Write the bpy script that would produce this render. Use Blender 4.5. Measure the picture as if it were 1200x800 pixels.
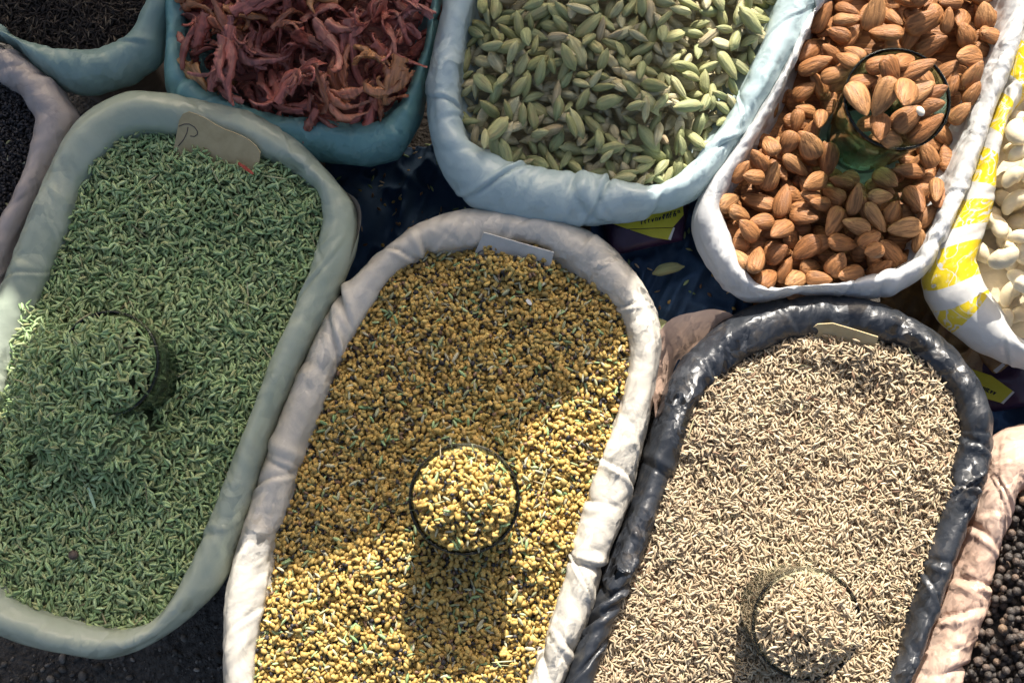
import bpy, bmesh, math, random
import numpy as np
from mathutils import Vector, Matrix

for o in list(bpy.data.objects):
    bpy.data.objects.remove(o)
random.seed(7)
RNG = np.random.default_rng(11)
SC = bpy.context.scene
COL = SC.collection
R = math.radians

# ------------------------------------------------------------------ camera
CAM_H = 1.15
TILT = R(9.4)
FPX = 1445.0            # focal length in pixels of the 1200 px wide photograph
cam_d = bpy.data.cameras.new('camera')
cam_d.sensor_width = 36.0
cam_d.lens = FPX / 1200 * 36.0
cam_d.clip_start = 0.02
cam_d.clip_end = 500
cam = bpy.data.objects.new('camera', cam_d)
COL.objects.link(cam)
cam.location = (0, 0, CAM_H)
cam.rotation_euler = (TILT, 0, 0)
SC.camera = cam

# ------------------------------------------------------------------ sun and sky
SUN_EL, SUN_AZ = R(35), math.atan2(0.11, 1.0)      # azimuth from +y towards +x
SUNV = Vector((math.sin(SUN_AZ) * math.cos(SUN_EL), math.cos(SUN_AZ) * math.cos(SUN_EL), math.sin(SUN_EL)))
w = bpy.data.worlds.new('World')
SC.world = w
w.use_nodes = True
nt = w.node_tree
sky = nt.nodes.new('ShaderNodeTexSky')
sky.sky_type = 'NISHITA'
sky.sun_disc = False
sky.sun_elevation = SUN_EL
sky.sun_rotation = SUN_AZ
sky.dust_density = 6.0
sky.ozone_density = 0.6
bg = nt.nodes['Background']
bg.inputs['Strength'].default_value = 0.098
nt.links.new(sky.outputs[0], bg.inputs['Color'])
sl = bpy.data.lights.new('sun', 'SUN')
sl.energy = 5.0
sl.angle = R(0.45)
sl.color = (1.0, 0.95, 0.87)
sun = bpy.data.objects.new('sun', sl)
COL.objects.link(sun)
sun.rotation_euler = SUNV.to_track_quat('Z', 'Y').to_euler()
sun.location = (0.5, 4, 3)

SC.view_settings.view_transform = 'Standard'
SC.view_settings.look = 'None'
SC.view_settings.exposure = 0.93
SC.view_settings.gamma = 1.0
SC.view_settings.use_curve_mapping = False
SC.render.engine = 'CYCLES'
SC.cycles.use_denoising = True
SC.cycles.max_bounces = 8
SC.cycles.transmission_bounces = 8
SC.cycles.sample_clamp_indirect = 6.0

# ------------------------------------------------------------------ pixel <-> world helpers
CT, ST = math.cos(TILT), math.sin(TILT)
def P(px, py, z):
    cx = (np.asarray(px, float) - 600) / FPX
    cy = (400 - np.asarray(py, float)) / FPX
    dy = cy * CT + ST
    dz = cy * ST - CT
    k = (np.asarray(z, float) - CAM_H) / dz
    return cx * k, dy * k, np.asarray(z, float) + 0 * k
def V(px, py, z):
    a = P(px, py, z)
    return Vector((float(a[0]), float(a[1]), float(a[2])))
def proj(x, y, z):
    d = np.asarray(z) - CAM_H
    yc = y * CT + d * ST
    zc = -y * ST + d * CT
    return 600 + FPX * x / -zc, 400 - FPX * yc / -zc
def smooth01(t):
    t = np.clip(t, 0, 1)
    return t * t * (3 - 2 * t)

# ------------------------------------------------------------------ noise
class Lattice:
    def __init__(s, nx, ny, seed):
        s.nx, s.ny = nx, ny
        s.a = np.random.default_rng(seed).random((nx, ny))
    def __call__(s, x, y):
        xi, yi = np.floor(x).astype(int), np.floor(y).astype(int)
        fx, fy = smooth01(x - xi), smooth01(y - yi)
        x0, x1, y0, y1 = xi % s.nx, (xi + 1) % s.nx, yi % s.ny, (yi + 1) % s.ny
        a = s.a
        return (a[x0, y0] * (1 - fx) + a[x1, y0] * fx) * (1 - fy) + (a[x0, y1] * (1 - fx) + a[x1, y1] * fx) * fy

# ------------------------------------------------------------------ objects
def mesh_np(name, verts, faces, mat=None, parent=None, smooth=True, col=None, uv=None, link=True):
    """verts (n,3); faces (m,k) int array or list of such arrays"""
    me = bpy.data.meshes.new(name)
    if not isinstance(faces, list):
        faces = [faces]
    faces = [np.asarray(f, np.int32) for f in faces if len(f)]
    tot = np.concatenate([np.full(len(f), f.shape[1], np.int32) for f in faces])
    loops = np.concatenate([f.ravel() for f in faces])
    me.vertices.add(len(verts))
    me.vertices.foreach_set('co', np.asarray(verts, np.float32).ravel())
    me.loops.add(len(loops))
    me.loops.foreach_set('vertex_index', loops)
    me.polygons.add(len(tot))
    st = np.zeros(len(tot), np.int32); st[1:] = np.cumsum(tot)[:-1]
    me.polygons.foreach_set('loop_start', st)
    me.polygons.foreach_set('loop_total', tot)
    me.polygons.foreach_set('use_smooth', np.full(len(tot), smooth))
    if uv is not None:
        l = me.uv_layers.new(name='UVMap')
        l.data.foreach_set('uv', np.asarray(uv, np.float32)[loops].ravel())
    if col is not None:
        at = me.color_attributes.new('Col', 'FLOAT_COLOR', 'POINT')
        c = np.ones((len(verts), 4), np.float32); c[:, :3] = col
        at.data.foreach_set('color', c.ravel())
    me.update(calc_edges=True)
    me.validate()
    if mat:
        me.materials.append(mat)
    if not link:
        return me
    return add(name, me, parent)
def add(name, me, parent=None):
    o = bpy.data.objects.new(name, me)
    COL.objects.link(o)
    if parent:
        o.parent = parent
    return o
def tag(o, label=None, cat=None, group=None, kind=None):
    if label: o['label'] = label
    if cat: o['category'] = cat
    if group: o['group'] = group
    if kind: o['kind'] = kind
    return o
def empty(name, loc, label, cat, group=None):
    o = bpy.data.objects.new(name, None)
    COL.objects.link(o)
    o.location = loc
    return tag(o, label, cat, group)
def bm_mesh(name, bm, mat, smooth=True):
    me = bpy.data.meshes.new(name)
    bmesh.ops.recalc_face_normals(bm, faces=bm.faces)
    bm.to_mesh(me); bm.free()
    for p in me.polygons: p.use_smooth = smooth
    me.materials.append(mat)
    return me

# ------------------------------------------------------------------ materials
class N:
    def __init__(s, name):
        s.m = bpy.data.materials.new(name); s.m.use_nodes = True
        s.t = s.m.node_tree
        s.b = s.t.nodes['Principled BSDF']; s.out = s.t.nodes['Material Output']
    def n(s, typ, **kw):
        nd = s.t.nodes.new(typ)
        for k, v in kw.items():
            if k.startswith('i_'):
                key = k[2:].replace('_', ' ')
                nd.inputs[int(key) if key.isdigit() else key].default_value = v
            else: setattr(nd, k, v)
        return nd
    def l(s, a, b): s.t.links.new(a, b)
    def set(s, **kw):
        for k, v in kw.items():
            s.b.inputs[k.replace('_', ' ')].default_value = v
    def ramp(s, fac, stops):
        r = s.n('ShaderNodeValToRGB')
        e = r.color_ramp.elements
        while len(e) < len(stops): e.new(0.5)
        for el, (p, c) in zip(e, stops):
            el.position = p; el.color = (*c, 1) if len(c) == 3 else c
        s.l(fac, r.inputs[0]); return r.outputs[0]
    def math(s, op, a, b=None, c=None):
        nd = s.n('ShaderNodeMath', operation=op)
        for i, v in enumerate((a, b, c)):
            if v is None: continue
            if isinstance(v, (int, float)): nd.inputs[i].default_value = v
            else: s.l(v, nd.inputs[i])
        return nd.outputs[0]
    def mix(s, f, a, b, blend='MIX'):
        nd = s.n('ShaderNodeMix', data_type='RGBA', blend_type=blend)
        for i, v in ((0, f), (6, a), (7, b)):
            if isinstance(v, (int, float)): nd.inputs[i].default_value = v
            elif isinstance(v, tuple): nd.inputs[i].default_value = (*v, 1)
            else: s.l(v, nd.inputs[i])
        return nd.outputs[2]

def mat_plastic(name, base, base2, rough=0.38, translucent=0.25, crinkle=0.6, tcol=None, spec=0.5, dirt=0.25, yellow=None, fine=1.0, boost=1.0):
    k = N(name)
    uv = k.n('ShaderNodeUVMap')
    obj = k.n('ShaderNodeTexCoord')
    big = k.n('ShaderNodeTexNoise', i_Scale=14.0, i_Detail=5.0, i_Roughness=0.6)
    k.l(obj.outputs['Object'], big.inputs['Vector'])
    c = k.ramp(big.outputs[0], [(0.32, base), (0.68, base2)])
    # smudges of dust and spice
    sm = k.n('ShaderNodeTexNoise', i_Scale=55.0, i_Detail=6.0, i_Roughness=0.7)
    k.l(obj.outputs['Object'], sm.inputs['Vector'])
    f = k.ramp(sm.outputs[0], [(0.56, (0, 0, 0)), (0.8, (1, 1, 1))])
    f = k.math('MULTIPLY', f, dirt)
    c = k.mix(f, c, (0.23, 0.17, 0.10))
    if yellow:
        (s0, s1) = yellow
        sep = k.n('ShaderNodeSeparateXYZ'); k.l(uv.outputs[0], sep.inputs[0])
        inb = k.math('MULTIPLY', k.math('GREATER_THAN', sep.outputs[0], s0), k.math('LESS_THAN', sep.outputs[0], s1))
        vb = k.math('MULTIPLY', k.math('GREATER_THAN', sep.outputs[1], 0.045), k.math('LESS_THAN', sep.outputs[1], 0.105))
        # printed bands of a motif, broken by wear of the ink
        wv = k.n('ShaderNodeTexNoise', i_Scale=60.0, i_Detail=1.5, i_Distortion=1.4)
        k.l(uv.outputs[0], wv.inputs['Vector'])
        rg = k.math('GREATER_THAN', k.math('ABSOLUTE', k.math('SUBTRACT', wv.outputs[0], 0.50)), 0.018)
        band = k.math('GREATER_THAN', k.math('SINE', k.math('ADD', k.math('MULTIPLY', sep.outputs[0], 140.0), k.math('MULTIPLY', sep.outputs[1], -55.0))), -0.45)
        wr = k.n('ShaderNodeTexNoise', i_Scale=190.0, i_Detail=4.0)
        k.l(uv.outputs[0], wr.inputs['Vector'])
        wear = k.ramp(wr.outputs[0], [(0.30, (0.2,) * 3), (0.44, (1, 1, 1))])
        f = k.math('MULTIPLY', k.math('MULTIPLY', inb, vb), k.math('MULTIPLY', rg, band))
        f = k.math('MULTIPLY', f, wear)
        c = k.mix(f, c, (0.80, 0.60, 0.015))
    # crinkles of thin film: flat facets meeting in sharp creases, in patches
    dn = k.n('ShaderNodeTexNoise', i_Scale=26.0 * fine, i_Detail=3.0)
    k.l(obj.outputs['Object'], dn.inputs['Vector'])
    dv = k.n('ShaderNodeVectorMath', operation='MULTIPLY_ADD')
    k.l(dn.outputs['Color'], dv.inputs[0]); dv.inputs[1].default_value = (0.05 / fine,) * 3; k.l(obj.outputs['Object'], dv.inputs[2])
    gate = k.n('ShaderNodeTexNoise', i_Scale=16.0, i_Detail=1.0)
    k.l(obj.outputs['Object'], gate.inputs['Vector'])
    gt = k.ramp(gate.outputs[0], [(0.36, (0.25,) * 3), (0.62, (1, 1, 1))])
    geo = k.n('ShaderNodeNewGeometry')
    nrm = geo.outputs['Normal']
    for sc, amp in ((60 * fine, 0.95), (150 * fine, 0.85), (340 * fine, 0.5)):
        v1 = k.n('ShaderNodeTexVoronoi', feature='F1', i_Scale=sc)
        k.l(dv.outputs[0], v1.inputs['Vector'])
        sb = k.n('ShaderNodeVectorMath', operation='SUBTRACT'); sb.inputs[1].default_value = (.5, .5, .5)
        k.l(v1.outputs['Color'], sb.inputs[0])
        s1 = k.n('ShaderNodeVectorMath', operation='SCALE')
        k.l(sb.outputs[0], s1.inputs[0]); k.l(k.math('MULTIPLY', gt, amp * crinkle), s1.inputs['Scale'])
        ad = k.n('ShaderNodeVectorMath', operation='ADD')
        k.l(nrm, ad.inputs[0]); k.l(s1.outputs[0], ad.inputs[1]); nrm = ad.outputs[0]
    nm = k.n('ShaderNodeVectorMath', operation='NORMALIZE')
    k.l(nrm, nm.inputs[0])
    fn = k.n('ShaderNodeTexNoise', i_Scale=70.0 * fine, i_Detail=3.0, i_Distortion=1.0)
    k.l(obj.outputs['Object'], fn.inputs['Vector'])
    bp = k.n('ShaderNodeBump', i_Strength=0.35 * crinkle * boost, i_Distance=0.004)
    k.l(fn.outputs[0], bp.inputs['Height']); k.l(nm.outputs[0], bp.inputs['Normal'])
    k.l(bp.outputs[0], k.b.inputs['Normal'])
    k.l(c, k.b.inputs['Base Color'])
    k.set(Roughness=rough, Specular_IOR_Level=spec)
    if translucent > 0:
        tr = k.n('ShaderNodeBsdfTranslucent')
        k.l(k.mix(0.5, c, tcol or base), tr.inputs[0])
        k.l(bp.outputs[0], tr.inputs['Normal'])
        mx = k.n('ShaderNodeMixShader', i_0=translucent)
        k.l(k.b.outputs[0], mx.inputs[1]); k.l(tr.outputs[0], mx.inputs[2])
        k.l(mx.outputs[0], k.out.inputs[0])
    return k.m

def mat_seed(name, rough=0.55, spec=0.35, bump=0.0, bscale=900.0):
    k = N(name)
    a = k.n('ShaderNodeAttribute', attribute_name='Col')
    tc = k.n('ShaderNodeTexCoord')
    nz = k.n('ShaderNodeTexNoise', i_Scale=bscale, i_Detail=3.0)
    k.l(tc.outputs['Object'], nz.inputs['Vector'])
    v = k.ramp(nz.outputs[0], [(0.3, (0.72,) * 3), (0.7, (1.15,) * 3)])
    k.l(k.mix(1.0, a.outputs['Color'], v, 'MULTIPLY'), k.b.inputs['Base Color'])
    if bump:
        bp = k.n('ShaderNodeBump', i_Strength=bump, i_Distance=0.0006)
        k.l(nz.outputs[0], bp.inputs['Height']); k.l(bp.outputs[0], k.b.inputs['Normal'])
    k.set(Roughness=rough, Specular_IOR_Level=spec)
    return k.m

def mat_nut(name, stops, lines=(34.0, 6.0), bump=0.6, rough=0.5, spec=0.35, dark=0.6, blot=None, sss=0.0):
    """colour per object from Object Info random, streaks along the local x axis"""
    k = N(name)
    oi = k.n('ShaderNodeObjectInfo')
    tc = k.n('ShaderNodeTexCoord')
    base = k.ramp(oi.outputs['Random'], stops)
    off = k.n('ShaderNodeVectorMath', operation='ADD')
    k.l(tc.outputs['Object'], off.inputs[0])
    sc = k.n('ShaderNodeVectorMath', operation='SCALE'); sc.inputs[0].default_value = (0.37, 0.11, 0.23)
    k.l(oi.outputs['Random'], sc.inputs['Scale']); k.l(sc.outputs[0], off.inputs[1])
    mp = k.n('ShaderNodeMapping'); mp.inputs['Scale'].default_value = (lines[1], lines[0], lines[0])
    k.l(off.outputs[0], mp.inputs[0])
    st = k.n('ShaderNodeTexNoise', i_Scale=14.0, i_Detail=3.0, i_Roughness=0.6, i_Distortion=0.6)
    k.l(mp.outputs[0], st.inputs['Vector'])
    f = k.ramp(st.outputs[0], [(0.36, (dark,) * 3), (0.6, (1.08,) * 3)])
    c = k.mix(1.0, base, f, 'MULTIPLY')
    if blot:
        bn = k.n('ShaderNodeTexNoise', i_Scale=130.0, i_Detail=3.0)
        k.l(off.outputs[0], bn.inputs['Vector'])
        c = k.mix(k.ramp(bn.outputs[0], [(0.5, (0, 0, 0)), (0.72, (0.7,) * 3)]), c, blot)
    k.l(c, k.b.inputs['Base Color'])
    fn = k.n('ShaderNodeTexNoise', i_Scale=1400.0, i_Detail=2.0)
    k.l(off.outputs[0], fn.inputs['Vector'])
    h = k.math('ADD', st.outputs[0], k.math('MULTIPLY', fn.outputs[0], 0.25))
    bp = k.n('ShaderNodeBump', i_Strength=bump, i_Distance=0.0012)
    k.l(h, bp.inputs['Height']); k.l(bp.outputs[0], k.b.inputs['Normal'])
    k.set(Roughness=rough, Specular_IOR_Level=spec)
    if sss:
        k.set(Subsurface_Weight=sss, Subsurface_Radius=(0.004, 0.0025, 0.001), Subsurface_Scale=0.6)
    return k.m

def mat_flat(name, c1, c2, scale=60.0, rough=0.7, bump=0.2, bscale=300.0, spec=0.3, dist=0.001):
    k = N(name)
    tc = k.n('ShaderNodeTexCoord')
    n1 = k.n('ShaderNodeTexNoise', i_Scale=scale, i_Detail=6.0, i_Roughness=0.65)
    k.l(tc.outputs['Object'], n1.inputs['Vector'])
    k.l(k.ramp(n1.outputs[0], [(0.35, c1), (0.65, c2)]), k.b.inputs['Base Color'])
    n2 = k.n('ShaderNodeTexNoise', i_Scale=bscale, i_Detail=4.0)
    k.l(tc.outputs['Object'], n2.inputs['Vector'])
    bp = k.n('ShaderNodeBump', i_Strength=bump, i_Distance=dist)
    k.l(n2.outputs[0], bp.inputs['Height']); k.l(bp.outputs[0], k.b.inputs['Normal'])
    k.set(Roughness=rough, Specular_IOR_Level=spec)
    return k.m

def mat_glass(name, tint, through, thin=0.62):
    k = N(name)
    g = k.n('ShaderNodeBsdfGlass', i_Roughness=0.0, i_IOR=1.5)
    g.inputs['Color'].default_value = (*through, 1)
    tr = k.n('ShaderNodeBsdfTransparent'); tr.inputs[0].default_value = (*tint, 1)
    gl = k.n('ShaderNodeBsdfGlossy', i_Roughness=0.02)
    fr = k.n('ShaderNodeFresnel', i_IOR=1.45)
    m1 = k.n('ShaderNodeMixShader'); k.l(fr.outputs[0], m1.inputs[0]); k.l(tr.outputs[0], m1.inputs[1]); k.l(gl.outputs[0], m1.inputs[2])
    m2 = k.n('ShaderNodeMixShader', i_0=thin); k.l(g.outputs[0], m2.inputs[1]); k.l(m1.outputs[0], m2.inputs[2])
    k.l(m2.outputs[0], k.out.inputs[0])
    return k.m

M = {}
M['fennel_bag'] = mat_plastic('grey_green_film', (0.40, 0.46, 0.36), (0.48, 0.53, 0.43), 0.24, 0.2, 0.40, fine=0.7)
M['fenu_bag'] = mat_plastic('cream_film', (0.60, 0.56, 0.48), (0.70, 0.66, 0.58), 0.3, 0.2, 0.55)
M['cumin_bag'] = mat_plastic('black_film', (0.016, 0.019, 0.024), (0.03, 0.034, 0.042), 0.40, 0.0, 0.95, spec=0.6, dirt=0.3, fine=1.0, boost=0.5)
M['card_bag'] = mat_plastic('pale_blue_film', (0.45, 0.58, 0.60), (0.57, 0.68, 0.69), 0.26, 0.25, 0.4, dirt=0.08)
M['almond_bag'] = mat_plastic('white_film', (0.62, 0.62, 0.61), (0.70, 0.70, 0.69), 0.32, 0.25, 0.55, dirt=0.08)
M['cashew_bag'] = mat_plastic('printed_white_film', (0.64, 0.63, 0.60), (0.70, 0.69, 0.66), 0.32, 0.25, 0.3, dirt=0.06, yellow=(0.315, 0.57))
M['pepper_bag'] = mat_plastic('blush_film', (0.60, 0.41, 0.31), (0.72, 0.54, 0.43), 0.28, 0.3, 0.55, dirt=0.15)
M['mace_bag'] = mat_plastic('teal_film', (0.14, 0.31, 0.31), (0.21, 0.41, 0.40), 0.26, 0.25, 0.5, dirt=0.1)
M['caraway_bag'] = mat_plastic('sea_green_film', (0.24, 0.36, 0.33), (0.33, 0.45, 0.41), 0.32, 0.25, 0.4, dirt=0.2)
M['nigella_bag'] = mat_plastic('dull_pink_film', (0.42, 0.37, 0.35), (0.52, 0.46, 0.43), 0.34, 0.25, 0.4, dirt=0.3)
M['sack_cloth'] = mat_flat('beige_sack_cloth', (0.36, 0.25, 0.18), (0.46, 0.34, 0.26), 40, 0.85, 0.5, 700)
M['grey_cloth'] = mat_flat('grey_sack_cloth', (0.16, 0.14, 0.12), (0.24, 0.21, 0.19), 40, 0.85, 0.5, 700)
M['fennel'] = mat_seed('fennel_skin', 0.55, 0.3)
M['fenu'] = mat_seed('fenugreek_skin', 0.5, 0.3)
M['cumin'] = mat_seed('cumin_skin', 0.6, 0.3)
M['dark'] = mat_seed('dark_seed_skin', 0.6, 0.3)
M['almond'] = mat_nut('almond_skin', [(0.0, (0.28, 0.115, 0.042)), (0.35, (0.38, 0.175, 0.066)), (0.7, (0.33, 0.14, 0.050)), (1.0, (0.46, 0.24, 0.10))], (30.0, 4.0), 1.0, 0.5, 0.3, 0.5)
M['kernel'] = mat_flat('almond_kernel', (0.78, 0.70, 0.55), (0.84, 0.78, 0.66), 200, 0.5, 0.1)
M['cardamom'] = mat_nut('cardamom_husk', [(0.0, (0.27, 0.285, 0.12)), (0.3, (0.38, 0.385, 0.18)), (0.6, (0.31, 0.35, 0.17)), (0.78, (0.47, 0.46, 0.24)), (0.92, (0.58, 0.53, 0.33)), (1.0, (0.38, 0.28, 0.16))], (24.0, 3.0), 1.0, 0.6, 0.3, 0.7, blot=(0.35, 0.29, 0.14))
M['cashew'] = mat_nut('cashew_kernel', [(0.0, (0.64, 0.54, 0.36)), (1.0, (0.74, 0.65, 0.47))], (9.0, 6.0), 0.5, 0.42, 0.4, 0.9, sss=0.15)
M['pepper'] = mat_nut('peppercorn_skin', [(0.0, (0.04, 0.034, 0.03)), (0.6, (0.07, 0.056, 0.047)), (0.9, (0.12, 0.085, 0.065)), (1.0, (0.20, 0.13, 0.08))], (24.0, 24.0), 1.0, 0.55, 0.4, 0.6)
M['mace'] = mat_nut('mace_skin', [(0.0, (0.32, 0.085, 0.06)), (0.3, (0.48, 0.145, 0.11)), (0.6, (0.38, 0.14, 0.12)), (0.82, (0.52, 0.19, 0.10)), (0.94, (0.56, 0.26, 0.10)), (1.0, (0.58, 0.33, 0.12))], (26.0, 3.0), 1.0, 0.36, 0.5, 0.45, blot=(0.36, 0.16, 0.11))
M['card'] = mat_flat('tan_cardboard', (0.40, 0.32, 0.18), (0.48, 0.39, 0.23), 90, 0.85, 0.15, 500)
M['card_white'] = mat_flat('white_cardboard', (0.50, 0.50, 0.47), (0.58, 0.58, 0.55), 90, 0.8, 0.15, 500)
M['ink'] = mat_flat('blue_black_ink', (0.02, 0.022, 0.04), (0.03, 0.03, 0.05), 90, 0.6, 0.0)
M['glass'] = mat_glass('tumbler_glass', (0.90, 0.965, 0.935), (0.95, 0.985, 0.97))
M['green_glass'] = mat_glass('green_tumbler_glass', (0.70, 0.90, 0.79), (0.78, 0.94, 0.86), 0.4)
M['asphalt'] = mat_flat('dark_asphalt', (0.028, 0.025, 0.022), (0.085, 0.078, 0.07), 150, 0.9, 0.9, 260, 0.3, 0.006)
M['tarp'] = mat_flat('navy_cloth', (0.03, 0.07, 0.14), (0.05, 0.10, 0.18), 20, 0.8, 0.3, 900)
M['purple'] = mat_flat('purple_wrapper', (0.03, 0.012, 0.035), (0.05, 0.022, 0.06), 30, 0.32, 0.3, 90, 0.5, 0.004)
M['yellow'] = mat_flat('yellow_label', (0.52, 0.48, 0.03), (0.60, 0.55, 0.05), 60, 0.45, 0.05)
M['brown'] = mat_flat('brown_wrapper', (0.18, 0.10, 0.045), (0.45, 0.29, 0.12), 55, 0.5, 0.4, 120, 0.4, 0.003)
M['white_edge'] = mat_flat('white_label_edge', (0.6, 0.6, 0.58), (0.7, 0.7, 0.68), 60, 0.5, 0.05)
M['canvas'] = mat_flat('blocker_canvas', (0.25, 0.24, 0.22), (0.32, 0.31, 0.28), 8, 0.9, 0.3, 400)
M['wood'] = mat_flat('pole_wood', (0.16, 0.10, 0.05), (0.28, 0.18, 0.10), 18, 0.8, 0.4, 200)
M['red'] = mat_flat('red_chip', (0.30, 0.05, 0.03), (0.38, 0.08, 0.05), 90, 0.6, 0.1)
M['straw'] = mat_flat('pale_green_stalk', (0.35, 0.52, 0.33), (0.45, 0.60, 0.42), 90, 0.5, 0.1)
M['husk'] = mat_flat('dry_husk', (0.34, 0.26, 0.10), (0.44, 0.36, 0.16), 150, 0.7, 0.4, 500)

# ------------------------------------------------------------------ ground
gx = np.linspace(-1, 1, 3)
ground = mesh_np('ground', [(-60, -60, 0), (60, -60, 0), (60, 60, 0), (-60, 60, 0)], np.array([[0, 1, 2, 3]]), M['asphalt'], smooth=False)
tag(ground, 'dark gritty asphalt under the sacks', None, kind='structure')

# ------------------------------------------------------------------ sacks
class Sack: pass
def polar(points, cx, cy, th):
    p = np.array(points, float)
    ang = np.arctan2(p[:, 1] - cy, p[:, 0] - cx) % (2 * np.pi)
    r = np.hypot(p[:, 0] - cx, p[:, 1] - cy)
    o = np.argsort(ang); ang, r = ang[o], r[o]
    aa = np.concatenate([ang - 2 * np.pi, ang, ang + 2 * np.pi]); rr = np.tile(r, 3)
    # interpolate points, not radii, so straight sides stay straight
    X, Y = rr * np.cos(aa), rr * np.sin(aa)
    k = np.searchsorted(aa, th, side='right') - 1
    a0x, a0y, a1x, a1y = X[k], Y[k], X[k + 1], Y[k + 1]
    dx, dy = np.cos(th), np.sin(th)
    den = dx * (a1y - a0y) - dy * (a1x - a0x)
    out = (a0x * (a1y - a0y) - a0y * (a1x - a0x)) / np.where(abs(den) < 1e-9, 1e-9, den)
    return out
def gsmooth(r, sig):
    n = len(r); k = np.fft.fftfreq(n) * n
    return np.real(np.fft.ifft(np.fft.fft(r) * np.exp(-0.5 * (k * sig * 2 * np.pi / n) ** 2)))

NTH = 3600
TH = np.arange(NTH) / NTH * 2 * np.pi
def make_sack(label, centre, outer, inner, zc, zf, mat, seed, cloth=None, amp=1.0, ncrease=1.0, dome=0.006, lumps=1.0, sharp=1.0):
    s = Sack()
    s.cx, s.cy, s.zc, s.zf, s.dome = centre[0], centre[1], zc, zf, dome
    s.ro = gsmooth(polar(outer, *centre, TH), 22)
    s.ri = gsmooth(polar(inner, *centre, TH), 18)
    s.ri = np.minimum(s.ri, s.ro - 8)
    rng = np.random.default_rng(seed)
    # stations spread evenly along the outer edge
    ox, oy = centre[0] + s.ro * np.cos(TH), centre[1] + s.ro * np.sin(TH)
    wx, wy, _ = P(ox, oy, zc - 0.02)
    seg = np.hypot(np.diff(wx, append=wx[0]), np.diff(wy, append=wy[0]))
    cum = np.concatenate([[0], np.cumsum(seg)]); L = cum[-1]
    NS = int(L / 0.0016)
    ss = np.arange(NS) / NS * L
    th = np.interp(ss, cum, np.append(TH, 2 * np.pi))
    ro = np.interp(th, TH, s.ro, period=2 * np.pi); ri = np.interp(th, TH, s.ri, period=2 * np.pi)
    O = np.stack(P(centre[0] + ro * np.cos(th), centre[1] + ro * np.sin(th), zc - 0.02), 1)[:, :2]
    I = np.stack(P(centre[0] + ri * np.cos(th), centre[1] + ri * np.sin(th), zf), 1)[:, :2]
    C = np.array(P(centre[0], centre[1], zf))[:2]
    s.C = C
    hz = zc - zf
    st = np.array([(-0.45, zf - 0.045), (-0.12, zf - 0.012), (0.0, zf), (0.06, zf + 0.5 * hz), (0.22, zc - 0.12 * hz - 0.001), (0.45, zc), (0.68, zc - 0.002),
                   (0.88, zc - 0.009), (0.985, zc - 0.018), (1.0, zc - 0.026), (0.99, zc - 0.042), (0.97, zc - 0.062), (0.95, zc - 0.085)])
    # Catmull-Rom over the stations
    t = np.linspace(0, len(st) - 1, 62)
    i = np.minimum(t.astype(int), len(st) - 2); f = (t - i)[:, None]
    g = lambda j: st[np.clip(j, 0, len(st) - 1)]
    p0, p1, p2, p3 = g(i - 1), g(i), g(i + 1), g(i + 2)
    prof = 0.5 * (2 * p1 + (p2 - p0) * f + (2 * p0 - 5 * p1 + 4 * p2 - p3) * f ** 2 + (3 * p1 - p0 - 3 * p2 + p3) * f ** 3)
    NV = len(prof)
    wid = np.linalg.norm(O - I, axis=1)
    wmean = float(np.mean(wid))
    dirs = (O - I) / wid[:, None]
    XY = I[:, None, :] + dirs[:, None, :] * (wid[:, None, None] * np.minimum(prof[None, :, 0:1], 1.0))
    XY = XY - dirs[:, None, :] * (0.5 * np.maximum(0, (zc - 0.026) - prof[:, 1]))[None, :, None]
    Z = np.repeat(prof[None, :, 1], NS, 0)
    pos = np.concatenate([XY, Z[:, :, None]], 2)
    vv = np.concatenate([[0], np.cumsum(np.hypot(np.diff(prof[:, 0]) * wmean, np.diff(prof[:, 1])))])
    S2, V2 = np.meshgrid(ss, vv, indexing='ij')
    # displacement
    def lat(ls, lv, sd):
        n = max(3, int(round(L / ls)))
        Lt = Lattice(n, 64, sd)
        return lambda a, b: Lt(a / L * n, b / lv + 7.3)
    warp = (lat(0.05, 0.03, seed + 1)(S2, V2) - 0.5) * 0.03
    d = (lat(0.075, 0.05, seed + 2)(S2, V2) - 0.5) * 0.0036 * lumps
    d += (lat(0.032, 0.05, seed + 3)(S2 + warp, V2) - 0.5) * 0.0012 * lumps
    rg = 1 - np.abs(2 * lat(0.026, 0.05, seed + 4)(S2 + warp, V2) - 1)
    d += (rg ** 2 - 0.4) * 0.0005 * amp
    seam = smooth01(np.minimum(S2, L - S2) / 0.03)
    wq = (lat(0.03, 0.03, seed + 5)(S2, V2) - 0.5) * 0.012
    for q_ in range(9):
        an = rng.uniform(-1.1, 1.1); lam = rng.uniform(0.008, 0.024)
        ph = (S2 * math.cos(an) + V2 * math.sin(an) + wq * rng.uniform(.3, 1)) / lam + rng.random()
        tri = np.abs(2 * (ph - np.floor(ph)) - 1)
        gate = smooth01((lat(0.06, 0.04, seed + 200 + q_)(S2, V2) - 0.50) / 0.16)
        d += (tri - 0.5) * lam * 0.024 * amp * gate * seam
    vm = vv[np.argmin(abs(prof[:, 1] - zc))]
    for _ in range(int(L / 0.030 * ncrease)):
        s0 = rng.random() * L; v0 = vm + rng.normal() * 0.014; skew = rng.normal() * 0.8
        a = (0.0006 + 0.0040 * rng.random() ** 2.2) * amp; wd = (0.0010 + 0.0028 * rng.random()) / sharp; vl = 0.012 + 0.025 * rng.random()
        ds = (S2 - s0 - skew * (V2 - v0) + L / 2) % L - L / 2
        win = np.exp(-((V2 - v0) / vl) ** 2)
        d -= a * np.exp(-np.abs(ds) / wd) * win
        d += 0.55 * a * np.exp(-((ds - 2.4 * wd * np.sign(skew + 1e-6)) / (1.6 * wd)) ** 2) * win
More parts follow.
